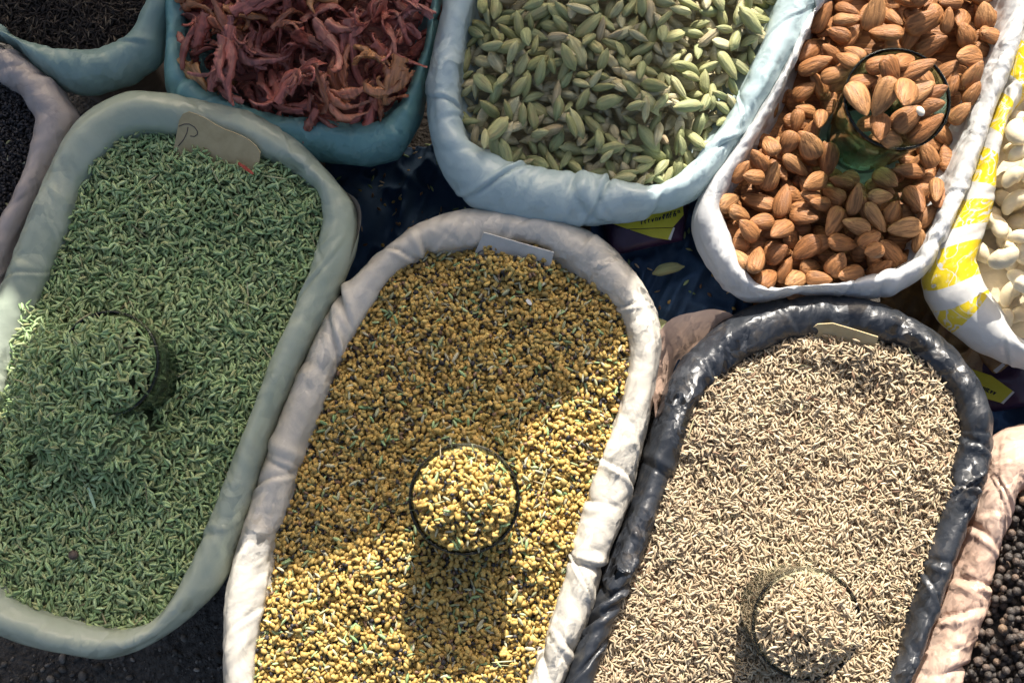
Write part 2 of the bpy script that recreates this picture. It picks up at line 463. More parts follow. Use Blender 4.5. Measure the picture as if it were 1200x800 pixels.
    # rolled layers: the free edge of an overlapping fold wanders along the rim
    for e_ in range(2):
        vg = vm + (0.010 - 0.024 * e_) + (lat(0.16, 1.0, seed + 300 + e_)(S2[:, :1], 0 * S2[:, :1]) - 0.5) * 0.03
        on = smooth01((lat(0.13, 1.0, seed + 310 + e_)(S2[:, :1], 0 * S2[:, :1]) - 0.42) / 0.1) * seam[:, :1]
        t_ = (V2 - vg) / 0.0011
        d += on * 0.0015 * (1 / (1 + np.exp(-np.clip(t_ if e_ else -t_, -30, 30))) - 0.5) * min(1.0, amp + .3)
    fade = smooth01((V2 - vv[3] * 0.6) / 0.012)
    d *= 0.25 + 0.75 * fade
    dS = np.roll(pos, -1, 0) - np.roll(pos, 1, 0)
    dV = np.gradient(pos, axis=1)
    nrm = np.cross(dS, dV); nrm /= np.linalg.norm(nrm, axis=2)[:, :, None] + 1e-12
    sg = np.sign(np.mean(nrm[:, NV // 2, 2])); nrm *= sg
    pos = pos + nrm * d[:, :, None]
    verts = pos.reshape(-1, 3)
    a = np.arange(NS)[:, None] * NV; b = (np.arange(NS)[:, None] + 1) % NS * NV; v = np.arange(NV - 1)[None, :]
    q = np.stack([a + v, b + v, b + v + 1, a + v + 1], 2).reshape(-1, 4)
    uv = np.stack([S2, V2], 2).reshape(-1, 2)
    # close the inside under the contents
    cidx = len(verts)
    verts = np.vstack([verts, [[C[0], C[1], zf - 0.05]]]); uv = np.vstack([uv, [[0, 0]]])
    tri = np.stack([(np.arange(NS) + 1) % NS * NV, np.arange(NS) * NV, np.full(NS, cidx)], 1)
    s.root = empty('spice_sack', (C[0], C[1], 0.0), label, 'sack', 'plastic lined sacks of spices and nuts')
    off = np.array([C[0], C[1], 0.0])
    s.liner = mesh_np('plastic_liner', verts - off, [q, tri], mat, s.root, True, uv=uv)
    # cloth body of the sack below the rolled film
    zz = np.array([zc - 0.055, zc - 0.075, zc - 0.11, 0.10, 0.04, 0.012, 0.004]); ff = np.array([0.955, 0.965, 0.95, 0.93, 0.91, 0.86, 0.80])
    if cloth and len(cloth) > 1:
        bulge = cloth[1](th)
    else: bulge = 0 * th
    n2 = NS // 3; idx = (np.arange(n2) * 3)
    Oc = O[idx] - C
    body = []
    Lt = Lattice(60, 30, seed + 9)
    for j, (z, f_) in enumerate(zip(zz, ff)):
        rr = f_ + (Lt(idx / NS * 60, np.full(n2, j * 1.0)) - 0.5) * 0.035
        bz = np.where(j < 3, bulge[idx] * (1 - 0.28 * j), 0) - min(0.04, 0.5 * (zc - 0.03 - z))
        zadd = np.where(j < 2, np.minimum(bulge[idx] * (2.2 if j == 0 else 1.5), 0.045), 0)
        nn = Oc / np.linalg.norm(Oc, axis=1)[:, None]
        body.append(np.column_stack([C + Oc * rr[:, None] + nn * bz[:, None], z + zadd]))
    body = np.stack(body, 1); nb = len(zz)
    a = np.arange(n2)[:, None] * nb; b = (np.arange(n2)[:, None] + 1) % n2 * nb; v = np.arange(nb - 1)[None, :]
    q = np.stack([a + v, a + v + 1, b + v + 1, b + v], 2).reshape(-1, 4)
    mesh_np('sack_body', body.reshape(-1, 3) - off, q, M[cloth[0]] if cloth else M['grey_cloth'], s.root)
    return s
def rho(s, x, y, z):
    px, py = proj(x, y, z)
    th = np.arctan2(py - s.cy, px - s.cx) % (2 * np.pi)
    return np.hypot(px - s.cx, py - s.cy) / np.interp(th, TH, s.ri, period=2 * np.pi)

# ------------------------------------------------------------------ settling of seeds and nuts
class Field:
    def __init__(s, x0, x1, y0, y1, res):
        s.x0, s.y0, s.res = x0, y0, res
        s.nx, s.ny = int((x1 - x0) / res) + 1, int((y1 - y0) / res) + 1
        s.X, s.Y = np.meshgrid(x0 + np.arange(s.nx) * res, y0 + np.arange(s.ny) * res, indexing='ij')
        s.H = None; s.mask = None
    def start(s):
        s.T0 = s.H.copy()
        ii = np.argwhere(s.mask); s.cand = ii
    def pick(s, rng, k=3):
        best = None
        for c in s.cand[rng.integers(0, len(s.cand), k)]:
            e = s.H[c[0], c[1]] - s.T0[c[0], c[1]]
            if best is None or e < best[0]: best = (e, c)
        c = best[1]
        return s.x0 + (c[0] + rng.random() - .5) * s.res, s.y0 + (c[1] + rng.random() - .5) * s.res
    def drop(s, x, y, yaw, a, b, c, sink=0.25, maxp=0.45):
        ca, sa = math.cos(yaw), math.sin(yaw)
        t = TS
        U = t * a
        xs = x + U[:, None] * ca - (WS[None, :] * b * TQ[:, None]) * sa
        ys = y + U[:, None] * sa + (WS[None, :] * b * TQ[:, None]) * ca
        i = np.clip(((xs - s.x0) / s.res + .5).astype(int), 0, s.nx - 1)
        j = np.clip(((ys - s.y0) / s.res + .5).astype(int), 0, s.ny - 1)
        q = s.H[i, j].max(1) + c * TQ * (1 - sink)
        neg, pos = q[:5], q[4:]           # t<=0, t>=0
        tn, tp = t[:5], t[4:]
        den = tp[None, :] - tn[:, None]
        zz = np.where(den > 1e-6, (neg[:, None] * tp[None, :] - pos[None, :] * tn[:, None]) / np.where(den > 1e-6, den, 1), q[4])
        k = int(zz.argmax()); kn, kp = divmod(k, 5)
        z = zz[kn, kp]
        dd = tp[kp] - tn[kn]
        m = (pos[kp] - neg[kn]) / (dd * a) if dd > 1e-6 else 0.0
        m = max(-maxp, min(maxp, m))
        z = max(z, float((q - m * U).max()) if abs(m) == maxp else z)
        # stamp
        r = a + s.res
        i0, i1 = max(0, int((x - r - s.x0) / s.res)), min(s.nx, int((x + r - s.x0) / s.res) + 2)
        j0, j1 = max(0, int((y - r - s.y0) / s.res)), min(s.ny, int((y + r - s.y0) / s.res) + 2)
        if i1 <= i0 or j1 <= j0: return (x, y, z, yaw, math.atan(m))
        X, Y = s.X[i0:i1, j0:j1] - x, s.Y[i0:i1, j0:j1] - y
        u, v = X * ca + Y * sa, -X * sa + Y * ca
        e = 1 - (u / a) ** 2 - (v / b) ** 2
        top = np.where(e > 0, z + m * u + c * np.sqrt(np.maximum(e, 0)), -9)
        np.maximum(s.H[i0:i1, j0:j1], top, out=s.H[i0:i1, j0:j1])
        return (x, y, z, yaw, math.atan(m))
    def seen(s, p, a, b, c):
        x, y, z, yaw, pit = p
        ca, sa = math.cos(yaw), math.sin(yaw)
        u, v = VU * a, VW * b
        xs, ys = x + u * ca - v * sa, y + u * sa + v * ca
        i = np.clip(((xs - s.x0) / s.res + .5).astype(int), 0, s.nx - 1)
        j = np.clip(((ys - s.y0) / s.res + .5).astype(int), 0, s.ny - 1)
        top = z + math.tan(pit) * u + c * VC
        return float(np.mean(s.H[i, j] < top + c * 0.35))
TS = np.linspace(-0.9, 0.9, 9); TQ = np.sqrt(1 - TS ** 2)
WS = np.array([-0.6, 0, 0.6])
_u = np.array([(0, 0), (-.6, 0), (.6, 0), (0, .6), (0, -.6), (.4, .45), (-.4, .45), (.4, -.45), (-.4, -.45), (.8, 0), (-.8, 0)])
VU, VW = _u[:, 0], _u[:, 1]; VC = np.sqrt(1 - VU ** 2 - VW ** 2)

def rotmats(yaw, pit, roll):
    cy, sy, cp, sp, cr, sr = np.cos(yaw), np.sin(yaw), np.cos(pit), np.sin(pit), np.cos(roll), np.sin(roll)
    # Rz(yaw) * Ry(-pit) * Rx(roll)
    m = np.empty((len(yaw), 3, 3))
    m[:, 0, 0] = cy * cp; m[:, 1, 0] = sy * cp; m[:, 2, 0] = sp
    m[:, 0, 1] = -sy * cr - cy * sp * sr; m[:, 1, 1] = cy * cr - sy * sp * sr; m[:, 2, 1] = cp * sr
    m[:, 0, 2] = sy * sr - cy * sp * cr; m[:, 1, 2] = -cy * sr - sy * sp * cr; m[:, 2, 2] = cp * cr
    return m

def lathe_seed(prof, nseg, ridge=0.0, bend=0.0, flat=1.0, nr=5, exps=2.0, seed=0, jit=0.0):
    """unit seed along x: prof = list of (x, radius); returns verts, quads, tris and a ridge value per vertex"""
    rng = np.random.default_rng(seed)
    vs, rv = [], []
    for x, r in prof:
        for k in range(nseg):
            t = 2 * math.pi * k / nseg
            rd = 1 + ridge * (math.cos(nr * t))
            c, s_ = math.cos(t), math.sin(t)
            if exps != 2.0:
                c, s_ = math.copysign(abs(c) ** (2 / exps), c), math.copysign(abs(s_) ** (2 / exps), s_)
            j = 1 + jit * (rng.random() - .5)
            vs.append((x, r * rd * c * j, r * rd * s_ * flat * j + bend * (x * x)))
            rv.append(math.cos(nr * t))
    n = len(prof)
    v0 = len(vs); vs.append((prof[0][0] - 0.03, 0, bend)); vs.append((prof[-1][0] + 0.03, 0, bend)); rv += [0, 0]
    q, tr = [], []
    for i in range(n - 1):
        for k in range(nseg):
            a, b = i * nseg + k, i * nseg + (k + 1) % nseg
            q.append((a, a + nseg, b + nseg, b))
    for k in range(nseg):
        tr.append((v0, k, (k + 1) % nseg))
        tr.append((v0 + 1, (n - 1) * nseg + (k + 1) % nseg, (n - 1) * nseg + k))
    return np.array(vs, float), np.array(q), np.array(tr), np.array(rv)

def build_mass(name, items, shapes, mat, label, cat, base=None):
    """items: dict of arrays x y z yaw pit roll a b c shape(int) col(n,3) stripe; joined into one mesh"""
    Vs, Qs, Ts, Cs = [], [], [], []
    off = 0
    for si, (v, q, t, rv) in enumerate(shapes):
        ix = np.where(items['shape'] == si)[0]
        if not len(ix): continue
        m = rotmats(items['yaw'][ix], items['pit'][ix], items['roll'][ix])
        sc = np.stack([items['a'][ix], items['b'][ix], items['c'][ix]], 1)
        loc = np.einsum('nij,nkj->nki', m, v[None] * sc[:, None, :]) + np.stack([items['x'][ix], items['y'][ix], items['z'][ix]], 1)[:, None, :]
        n, k = len(ix), len(v)
        Vs.append(loc.reshape(-1, 3))
        o = off + np.arange(n) * k
        Qs.append((q[None] + o[:, None, None]).reshape(-1, 4)); Ts.append((t[None] + o[:, None, None]).reshape(-1, 3))
        st = items['stripe'][ix][:, None]
        c = items['col'][ix][:, None, :] * (1 + st * rv[None, :])[:, :, None]
        Cs.append(np.repeat(c, 1, 1).reshape(-1, 3)); off += n * k
    if base is not None:  # base sheet is darker than the seeds: shade painted into the gaps
        bv, bq, bc = base
        Vs.append(bv); Qs.append(bq + off); Cs.append(np.tile(np.array(bc), (len(bv), 1))); off += len(bv)
    o = mesh_np(name, np.vstack(Vs), [np.vstack(Qs), np.vstack(Ts)], mat, None, True, col=np.clip(np.vstack(Cs), 0, 1))
    return tag(o, label, cat, None, 'stuff')

def field_base(F, drop=0.003, step=5):
    H = F.T0[::step, ::step] - drop
    mk = F.mask[::step, ::step]
    X, Y = F.X[::step, ::step], F.Y[::step, ::step]
    idx = -np.ones(H.shape, int)
    ok = mk[:-1, :-1] | mk[1:, :-1] | mk[:-1, 1:] | mk[1:, 1:]
    pts = np.zeros(H.shape, bool)
    pts[:-1, :-1] |= ok; pts[1:, :-1] |= ok; pts[:-1, 1:] |= ok; pts[1:, 1:] |= ok
    idx[pts] = np.arange(pts.sum())
    v = np.stack([X[pts], Y[pts], H[pts]], 1)
    i, j = np.where(ok)
    q = np.stack([idx[i, j], idx[i + 1, j], idx[i + 1, j + 1], idx[i, j + 1]], 1)
    return v, q

def sack_field(s, res, grow=1.03, noise=0.004, seed=0, crop=None, extra=None):
    x, y, _ = P(s.cx + s.ri * np.cos(TH), s.cy + s.ri * np.sin(TH), s.zf)
    x0, x1, y0, y1 = x.min() - .012, x.max() + .012, y.min() - .012, y.max() + .012
    if crop:
        a, b = V(crop[0], crop[3], s.zf), V(crop[2], crop[1], s.zf)
        x0, x1, y0, y1 = max(x0, a.x), min(x1, b.x), max(y0, a.y), min(y1, b.y)
    F = Field(x0, x1, y0, y1, res)
    rr = rho(s, F.X, F.Y, s.zf)
    F.mask = rr < grow
    Lt = Lattice(40, 40, seed + 70)
    F.H = s.zf + s.dome * (1 - np.minimum(rr, 1.1) ** 2) + (Lt(F.X / 0.05 + 9, F.Y / 0.05 + 9) - 0.5) * noise + (Lt(F.X / 0.018 + 9, F.Y / 0.018 + 9) - 0.5) * noise * 0.5
    if extra: F.H = extra(F, F.H)
    return F

def ridge(F, H, zf, p0, p1, amt, wid):
    """seeds banked up along a line of the photo, in front of a card"""
    px, py = proj(F.X, F.Y, zf)
    ax, ay = p0; dx, dy = p1[0] - ax, p1[1] - ay; L2 = dx * dx + dy * dy
    t = np.clip(((px - ax) * dx + (py - ay) * dy) / L2, 0.0, 1.0)
    d2 = (px - ax - t * dx) ** 2 + (py - ay - t * dy) ** 2
    return H + amt * np.exp(-d2 / wid ** 2)
def settle(F, n, dims, rng, kinds, k=3, sink=0.78, flip=None):
    """kinds: list of (probability, shape ids, dims(a,b,c), spread, colour fn, stripe). returns item arrays of what still shows"""
    pr = np.cumsum([q[0] for q in kinds]); pr = pr / pr[-1]
    rec = []
    for _ in range(n):
        kd = kinds[int(np.searchsorted(pr, rng.random()))]
        f = 1 + kd[3] * rng.normal(); f = min(1.45, max(0.65, f)); g = 1 + kd[3] * 0.6 * rng.normal()
        a, b, c = kd[2][0] * f, kd[2][1] * f * g, kd[2][2] * f * g
        x, y = F.pick(rng, k)
        yaw = rng.random() * 2 * math.pi
        p = F.drop(x, y, yaw, a, b, c, sink)
        rec.append((p, a, b, c, kd))
    keep = [r for r in rec if F.seen(r[0], r[1], r[2], r[3]) > 0.05]
    it = pack(keep, rng)
    lift = float(np.mean((F.H - F.T0)[F.mask])) - 0.0008
    it['z'] -= lift; F.T0 = F.T0 - lift; F.H = F.H - lift
    return it
def pack(keep, rng):
    it = {}
    it['x'], it['y'], it['z'], it['yaw'], it['pit'] = np.array([r[0] for r in keep]).T
    it['a'], it['b'], it['c'] = np.array([r[1:4] for r in keep]).T
    it['pit'] = it['pit'] * 0.55
    it['roll'] = rng.random(len(keep)) * 2 * np.pi
    it['shape'] = np.array([r[4][1][rng.integers(0, len(r[4][1]))] for r in keep])
    it['col'] = np.array([r[4][4](rng) for r in keep])
    it['stripe'] = np.array([r[4][5] for r in keep])
    return it
def cat_items(*its):
    return {k: np.concatenate([i[k] for i in its]) for k in its[0]}

def mixcol(stops, var=0.12):
    st = np.array(stops)
    def f(rng):
        w_ = rng.dirichlet(np.full(len(st), 0.5))
        return w_ @ st * (1 + var * rng.normal())
    return f

def shear(sh, k):
    v, q, t, rv = sh
    v = v.copy(); v[:, 0] += k * v[:, 1]
    return v, q, t, rv
# unit seed shapes ---------------------------------------------------------
SP = [(-0.97, .16), (-.8, .5), (-.45, .88), (0, 1.0), (.45, .86), (.8, .48), (.97, .14)]
SHAPES = {
    'fennel': [lathe_seed(SP, 10, 0.13, b_, 0.9, 5) for b_ in (0.0, 0.15, -0.12, 0.35)],
    'cumin': [lathe_seed([(-1, .12), (-.7, .62), (-.2, 1), (.3, .95), (.75, .55), (1, .1)], 8, 0.10, b_, 1.0, 4) for b_ in (0.0, 0.2, -0.15)],
    'fenu': [shear(lathe_seed([(-1.0, .5), (-.86, .86), (0, 1.0), (.84, .84), (1.0, .45)], 8, 0.0, 0, 1.0, 5, 3.6, sd, 0.2), sh) for sd, sh in enumerate((0, .25, -.25, .12, -.35))],
    'bit': [lathe_seed([(-.9, .5), (-.3, 1), (.4, .9), (.95, .4)], 6, 0.0, 0, 1.0, 3, 2.0, sd, 0.5) for sd in range(3)],
}
FEN_COL = mixcol([(0.27, 0.41, 0.175), (0.36, 0.50, 0.235), (0.46, 0.58, 0.31), (0.19, 0.31, 0.13), (0.41, 0.41, 0.19)], 0.15)
CUM_COL = mixcol([(0.46, 0.355, 0.225), (0.55, 0.445, 0.295), (0.38, 0.275, 0.165), (0.60, 0.505, 0.355)], 0.11)
FGK_COL = mixcol([(0.50, 0.34, 0.09), (0.59, 0.42, 0.13), (0.45, 0.29, 0.075), (0.54, 0.33, 0.105), (0.48, 0.37, 0.13)], 0.12)
BLK_COL = mixcol([(0.028, 0.028, 0.032), (0.05, 0.045, 0.045)], 0.2)
STK_COL = mixcol([(0.50, 0.47, 0.28), (0.42, 0.44, 0.24), (0.30, 0.24, 0.14)], 0.12)
BRN_COL = mixcol([(0.17, 0.10, 0.06), (0.25, 0.16, 0.10)], 0.2)
PALE_COL = mixcol([(0.55, 0.50, 0.33), (0.48, 0.46, 0.32), (0.36, 0.38, 0.20)], 0.12)
DRK_COL = mixcol([(0.020, 0.014, 0.011), (0.035, 0.024, 0.018), (0.05, 0.035, 0.025)], 0.2)
DRK2_COL = mixcol([(0.10, 0.075, 0.05), (0.16, 0.12, 0.08)], 0.2)

mm = 0.001
# ================================================================== GRIT ON THE GROUND
grng = np.random.default_rng(5)
n_g = 1500
gx_, gy_, _ = P(grng.uniform(-120, 330, n_g), grng.uniform(660, 900, n_g), 0.0)
gs = np.clip(grng.lognormal(0.1, 0.55, n_g), .4, 4.5) * mm
git = {'x': gx_, 'y': gy_, 'z': gs * .35, 'yaw': grng.random(n_g) * 6.28, 'pit': grng.normal(0, .3, n_g), 'roll': grng.random(n_g) * 6.28, 'a': gs * 1.25, 'b': gs, 'c': gs * .8,
       'shape': grng.integers(0, 3, n_g), 'stripe': np.zeros(n_g), 'col': np.array([0.075, 0.068, 0.06])[None] * grng.lognormal(0, .55, (n_g, 1))}
build_mass('gravel', git, SHAPES['bit'], M['dark'], 'loose dark grit on the asphalt by the fennel sack', 'grit')
# ================================================================== SACK CONTOURS (photo pixels)
def ang_bump(s_cx, s_cy, px, py, width, amt):
    t0 = math.atan2(py - s_cy, px - s_cx)
    return lambda th: amt * np.exp(-(((th - t0 + np.pi) % (2 * np.pi) - np.pi) / width) ** 2)

mace = make_sack('teal plastic sack full of red mace blades', (365, 10),
    [(192, 0), (194, 56), (193, 100), (215, 140), (290, 172), (377, 186), (430, 194), (468, 184), (494, 140), (512, 70), (522, 0), (535, -60), (490, -115), (365, -125), (250, -110), (200, -55)],
    [(224, 0), (224, 18), (226, 70), (240, 105), (290, 128), (336, 142), (400, 146), (440, 146), (466, 130), (482, 105), (500, 60), (506, 0), (505, -50), (470, -85), (365, -95), (265, -85), (230, -45)],
    0.288, 0.270, M['mace_bag'], 21, dome=0.016, ncrease=1.0)
caraway = make_sack('sea green plastic sack of dark caraway in the shaded top corner', (60, -50),
    [(-110, 0), (-60, 35), (0, 48), (25, 62), (45, 84), (75, 106), (105, 110), (154, 97), (190, 70), (206, 10), (216, -60), (180, -160), (60, -190), (-90, -170), (-130, -60)],
    [(-80, 0), (-40, 18), (0, 32), (28, 50), (70, 57), (115, 58), (150, 42), (175, 0), (185, -60), (155, -130), (60, -155), (-60, -140), (-100, -60)],
    0.285, 0.272, M['caraway_bag'], 31, dome=0.01)
nigella = make_sack('dull pink plastic sack of black seeds at the left edge', (-60, 200),
    [(0, 52), (28, 66), (70, 104), (93, 138), (84, 170), (66, 205), (28, 280), (2, 350), (-60, 420), (-180, 380), (-220, 200), (-170, 60), (-70, 30)],
    [(-10, 92), (28, 115), (45, 147), (38, 182), (21, 238), (0, 277), (-25, 330), (-70, 370), (-150, 330), (-180, 200), (-140, 100), (-60, 75)],
    0.285, 0.268, M['nigella_bag'], 41, dome=0.008)
fennel = make_sack('grey green plastic sack of fennel seeds in the shade', (195, 430),
    [(80, 150), (101, 128), (150, 105), (220, 113), (300, 133), (345, 162), (385, 198), (423, 240), (420, 290), (388, 358), (360, 410), (337, 460), (316, 508), (290, 600), (262, 684), (215, 732), (171, 761), (126, 775), (52, 761), (0, 744), (-60, 715), (-85, 640), (-62, 520), (-30, 430), (-3, 355), (28, 275), (45, 235), (62, 190)],
    [(91, 224), (115, 190), (143, 162), (171, 154), (206, 160), (260, 172), (305, 185), (340, 200), (376, 224), (381, 262), (364, 323), (329, 400), (301, 470), (279, 522), (238, 630), (210, 690), (185, 726), (150, 737), (115, 735), (70, 724), (21, 705), (0, 684), (-28, 640), (-28, 570), (2, 484), (18, 430), (35, 386), (60, 325), (84, 262)],
    0.300, 0.284, M['fennel_bag'], 51, ('grey_cloth', ang_bump(195, 430, 440, 250, 0.25, 0.022)), amp=0.6, dome=0.007, lumps=0.7, ncrease=0.6)
card = make_sack('pale blue plastic sack of green cardamom pods', (735, 50),
    [(521, 0), (510, 52), (496, 98), (501, 157), (522, 210), (554, 241), (610, 257), (680, 262), (750, 256), (815, 234), (850, 196), (885, 150), (920, 87), (955, 14), (965, -40), (945, -110), (860, -150), (735, -160), (610, -150), (545, -110), (524, -50)],
    [(562, 0), (550, 45), (540, 98), (541, 136), (552, 170), (592, 189), (641, 200), (690, 204), (730, 214), (764, 222), (790, 209), (813, 187), (846, 147), (871, 105), (892, 49), (913, 0), (918, -50), (895, -95), (830, -118), (735, -122), (630, -115), (580, -90), (566, -45)],
    0.310, 0.290, M['card_bag'], 61, dome=0.016, lumps=1.1)
fenu = make_sack('cream plastic sack of yellow fenugreek seeds, half in sun', (515, 590),
    [(318, 520), (350, 442), (378, 382), (400, 341), (445, 297), (487, 262), (540, 245), (610, 246), (662, 255), (708, 278), (743, 317), (767, 355), (777, 397), (771, 450), (755, 520), (736, 592), (708, 662), (680, 744), (657, 805), (620, 880), (540, 945), (440, 960), (340, 950), (285, 900), (264, 800), (261, 747), (262, 695), (280, 635), (298, 580)],
    [(360, 520), (400, 431), (442, 355), (458, 326), (498, 298), (557, 292), (620, 288), (655, 305), (680, 320), (715, 352), (736, 390), (738, 429), (727, 478), (711, 520), (687, 590), (662, 677), (624, 782), (590, 850), (530, 905), (440, 920), (360, 910), (315, 875), (299, 800), (303, 747), (315, 688), (320, 635), (339, 590)],
    0.297, 0.281, M['fenu_bag'], 71, dome=0.008)
almond = make_sack('white plastic sack full of brown almonds', (1005, 130),
    [(962, -10), (930, 48), (899, 108), (850, 185), (816, 232), (809, 262), (818, 292), (843, 334), (878, 356), (937, 346), (990, 348), (1039, 349), (1081, 325), (1109, 276), (1127, 230), (1158, 142), (1188, 65), (1200, 20), (1205, -40), (1180, -90), (1100, -110), (1020, -105), (975, -70)],
    [(958, 10), (930, 77), (899, 140), (871, 189), (838, 245), (856, 292), (874, 327), (892, 342), (930, 337), (976, 334), (1049, 315), (1069, 304), (1088, 261), (1104, 215), (1122, 164), (1134, 128), (1152, 80), (1168, 38), (1174, -10), (1160, -60), (1100, -80), (1030, -75), (985, -40)],
    0.306, 0.284, M['almond_bag'], 81, dome=0.008, lumps=0.7)
cashew = make_sack('white plastic sack with worn yellow print holding cashews', (1270, 200),
    [(1190, 60), (1160, 140), (1123, 235), (1092, 285), (1084, 312), (1088, 345), (1109, 382), (1147, 412), (1200, 432), (1280, 445), (1370, 420), (1430, 330), (1440, 180), (1420, 40), (1370, -40), (1290, -60), (1215, 0)],
    [(1205, 112), (1176, 146), (1167, 188), (1163, 215), (1161, 239), (1152, 268), (1138, 303), (1150, 336), (1168, 355), (1180, 390), (1205, 405), (1270, 405), (1340, 385), (1385, 310), (1395, 180), (1375, 70), (1330, 10), (1270, 0), (1230, 50)],
    0.300, 0.283, M['cashew_bag'], 91, dome=0.018, lumps=0.9, amp=0.7)
cumin = make_sack('shiny black plastic sack of pale cumin seeds', (925, 630),
    [(753, 524), (776, 455), (797, 418), (843, 376), (885, 355), (948, 344), (990, 344), (1032, 353), (1077, 379), (1109, 402), (1133, 432), (1151, 464), (1161, 492), (1160, 522), (1151, 567), (1133, 613), (1116, 662), (1091, 732), (1067, 795), (1035, 870), (980, 930), (880, 955), (770, 940), (700, 900), (665, 850), (657, 805), (682, 742), (712, 660), (738, 592)],
    [(795, 537), (801, 516), (811, 485), (832, 453), (874, 417), (920, 399), (955, 395), (1025, 398), (1056, 406), (1088, 436), (1113, 466), (1123, 506), (1119, 530), (1109, 583), (1088, 635), (1075, 691), (1058, 744), (1039, 800), (1005, 860), (950, 905), (870, 920), (780, 905), (725, 870), (695, 800), (715, 737), (750, 660), (771, 600)],
    0.297, 0.281, M['cumin_bag'], 101, ('pepper_bag', ang_bump(925, 630, 795, 412, 0.30, 0.046)), amp=1.15, ncrease=1.2, lumps=0.55, dome=0.008, sharp=1.3)
pepper = make_sack('blush pink plastic sack of black peppercorns', (1235, 720),
    [(1300, 498), (1200, 496), (1164, 508), (1150, 560), (1133, 611), (1116, 660), (1091, 730), (1067, 793), (1050, 860), (1070, 930), (1150, 970), (1280, 960), (1380, 900), (1420, 760), (1390, 580)],
    [(1290, 560), (1215, 566), (1184, 585), (1186, 597), (1172, 635), (1161, 677), (1158, 709), (1144, 737), (1130, 772), (1122, 810), (1130, 870), (1180, 915), (1270, 910), (1340, 860), (1370, 750), (1345, 620)],
    0.283, 0.262, M['pepper_bag'], 111, ('sack_cloth',), dome=0.012, amp=1.2, ncrease=1.4)

# ================================================================== GLASS TUMBLERS
GR, GB, GH = 0.0365, 0.0255, 0.094
def glass_radius(h):        # outer radius at height h above the foot
    return GB + (GR - GB) * (h / GH) ** 0.9
def make_tumbler(label, px, py, zrim, mat='glass'):
    c = V(px, py, zrim)
    t = 0.0024
    outp = [(0.0, 0.0), (GB * .8, 0.0), (GB * .97, .0012), (GB, .004)] + [(glass_radius(h), h) for h in np.linspace(.008, GH - .002, 14)] + [(GR - .0002, GH - .0006), (GR - t * .5, GH), (GR - t + .0002, GH - .0006)]
    inp = [(glass_radius(h) - t, h) for h in np.linspace(GH - .002, .012, 14)] + [(GB - t - .002, .0085), (GB * .5, .0075), (0, .0075)]
    prof = outp + inp
    n = 72
    bm = bmesh.new()
    rings = []
    for r, z in prof:
        if r < 1e-6: rings.append([bm.verts.new((0, 0, z))])
        else: rings.append([bm.verts.new((r * math.cos(2 * math.pi * k / n), r * math.sin(2 * math.pi * k / n), z)) for k in range(n)])
    for A, B in zip(rings, rings[1:]):
        for k in range(n):
            a = A[k % len(A)], A[(k + 1) % len(A)] if len(A) > 1 else None
            b = B[k % len(B)], B[(k + 1) % len(B)] if len(B) > 1 else None
            vs = [v for v in (a[0], a[1], b[1], b[0]) if v is not None]
            bm.faces.new(vs)
    o = add('glass_tumbler', bm_mesh('glass_tumbler', bm, M[mat]))
    o.location = (c.x, c.y, zrim - GH)
    tag(o, label, 'glass', 'glass tumblers used as scoops')
    return o, c
g_fen, c_fen = make_tumbler('glass tumbler of fennel tipped into the mound, its rim half buried', 125, 426, fennel.zf + 0.048)
g_fgk, c_fgk = make_tumbler('glass tumbler heaped with yellow fenugreek, casting a long shadow', 544, 584, fenu.zf + 0.062)
g_cum, c_cum = make_tumbler('glass tumbler heaped with cumin in the black sack', 946, 731, cumin.zf + 0.056)
g_alm, c_alm = make_tumbler('greenish glass tumbler filled with whole almonds', 1052, 115, almond.zf + 0.068, 'green_glass')

def hole(F, c, zf, zrim, pad):
    r = glass_radius(zf - (zrim - GH)) + pad
    F.mask &= np.hypot(F.X - c.x, F.Y - c.y) > r
    return F

def glass_fill(c, zrim, n, kinds, shapes, rng, dome, nwall, res=0.0006, over=-0.0018):
    """a heap in the tumbler: seeds lying against the wall below and a heap on top"""
    rin = GR - 0.0027
    F = Field(c.x - GR - .004, c.x + GR + .004, c.y - GR - .004, c.y + GR + .004, res)
    rr = np.hypot(F.X - c.x, F.Y - c.y)
    Lt = Lattice(30, 30, int(c.x * 1e4) % 97 + 3)
    F.H = zrim - 0.0015 + dome * (1 - (np.minimum(rr / rin, 1)) ** 2) + (Lt(F.X / 0.012 + 90, F.Y / 0.012 + 90) - .5) * .004
    F.mask = rr < rin + over
    F.start()
    top = settle(F, n, None, rng, kinds)
    bv, bq = field_base(F, 0.002, 3)
    rec = []
    pr = np.cumsum([q[0] for q in kinds]); pr /= pr[-1]
    for _ in range(nwall):
        kd = kinds[int(np.searchsorted(pr, rng.random()))]
        a, b, cc = kd[2]
        h = .012 + rng.random() * (GH - .014)
        t = rng.random() * 2 * math.pi
        r = glass_radius(h) - 0.0025 - b * 1.1 - rng.random() * .0015
        rec.append(((c.x + r * math.cos(t), c.y + r * math.sin(t), zrim - GH + h, t + math.pi / 2, (rng.random() - .5) * 2.4), a, b, cc, kd))
    wall = pack(rec, rng)
    return cat_items(top, wall), (bv, bq)
def tilt(objs, c, zrim, dx, dy, ang):
    """lean a tumbler and its heap: the rim moves towards (dx, dy)"""
    ax = Vector((-dy, dx, 0)).normalized()
    pv = Vector((c.x, c.y, zrim))
    m = Matrix.Translation(pv) @ Matrix.Rotation(R(ang), 4, ax) @ Matrix.Translation(-pv)
    for o in objs: o.matrix_world = m @ Matrix.Translation(o.location)
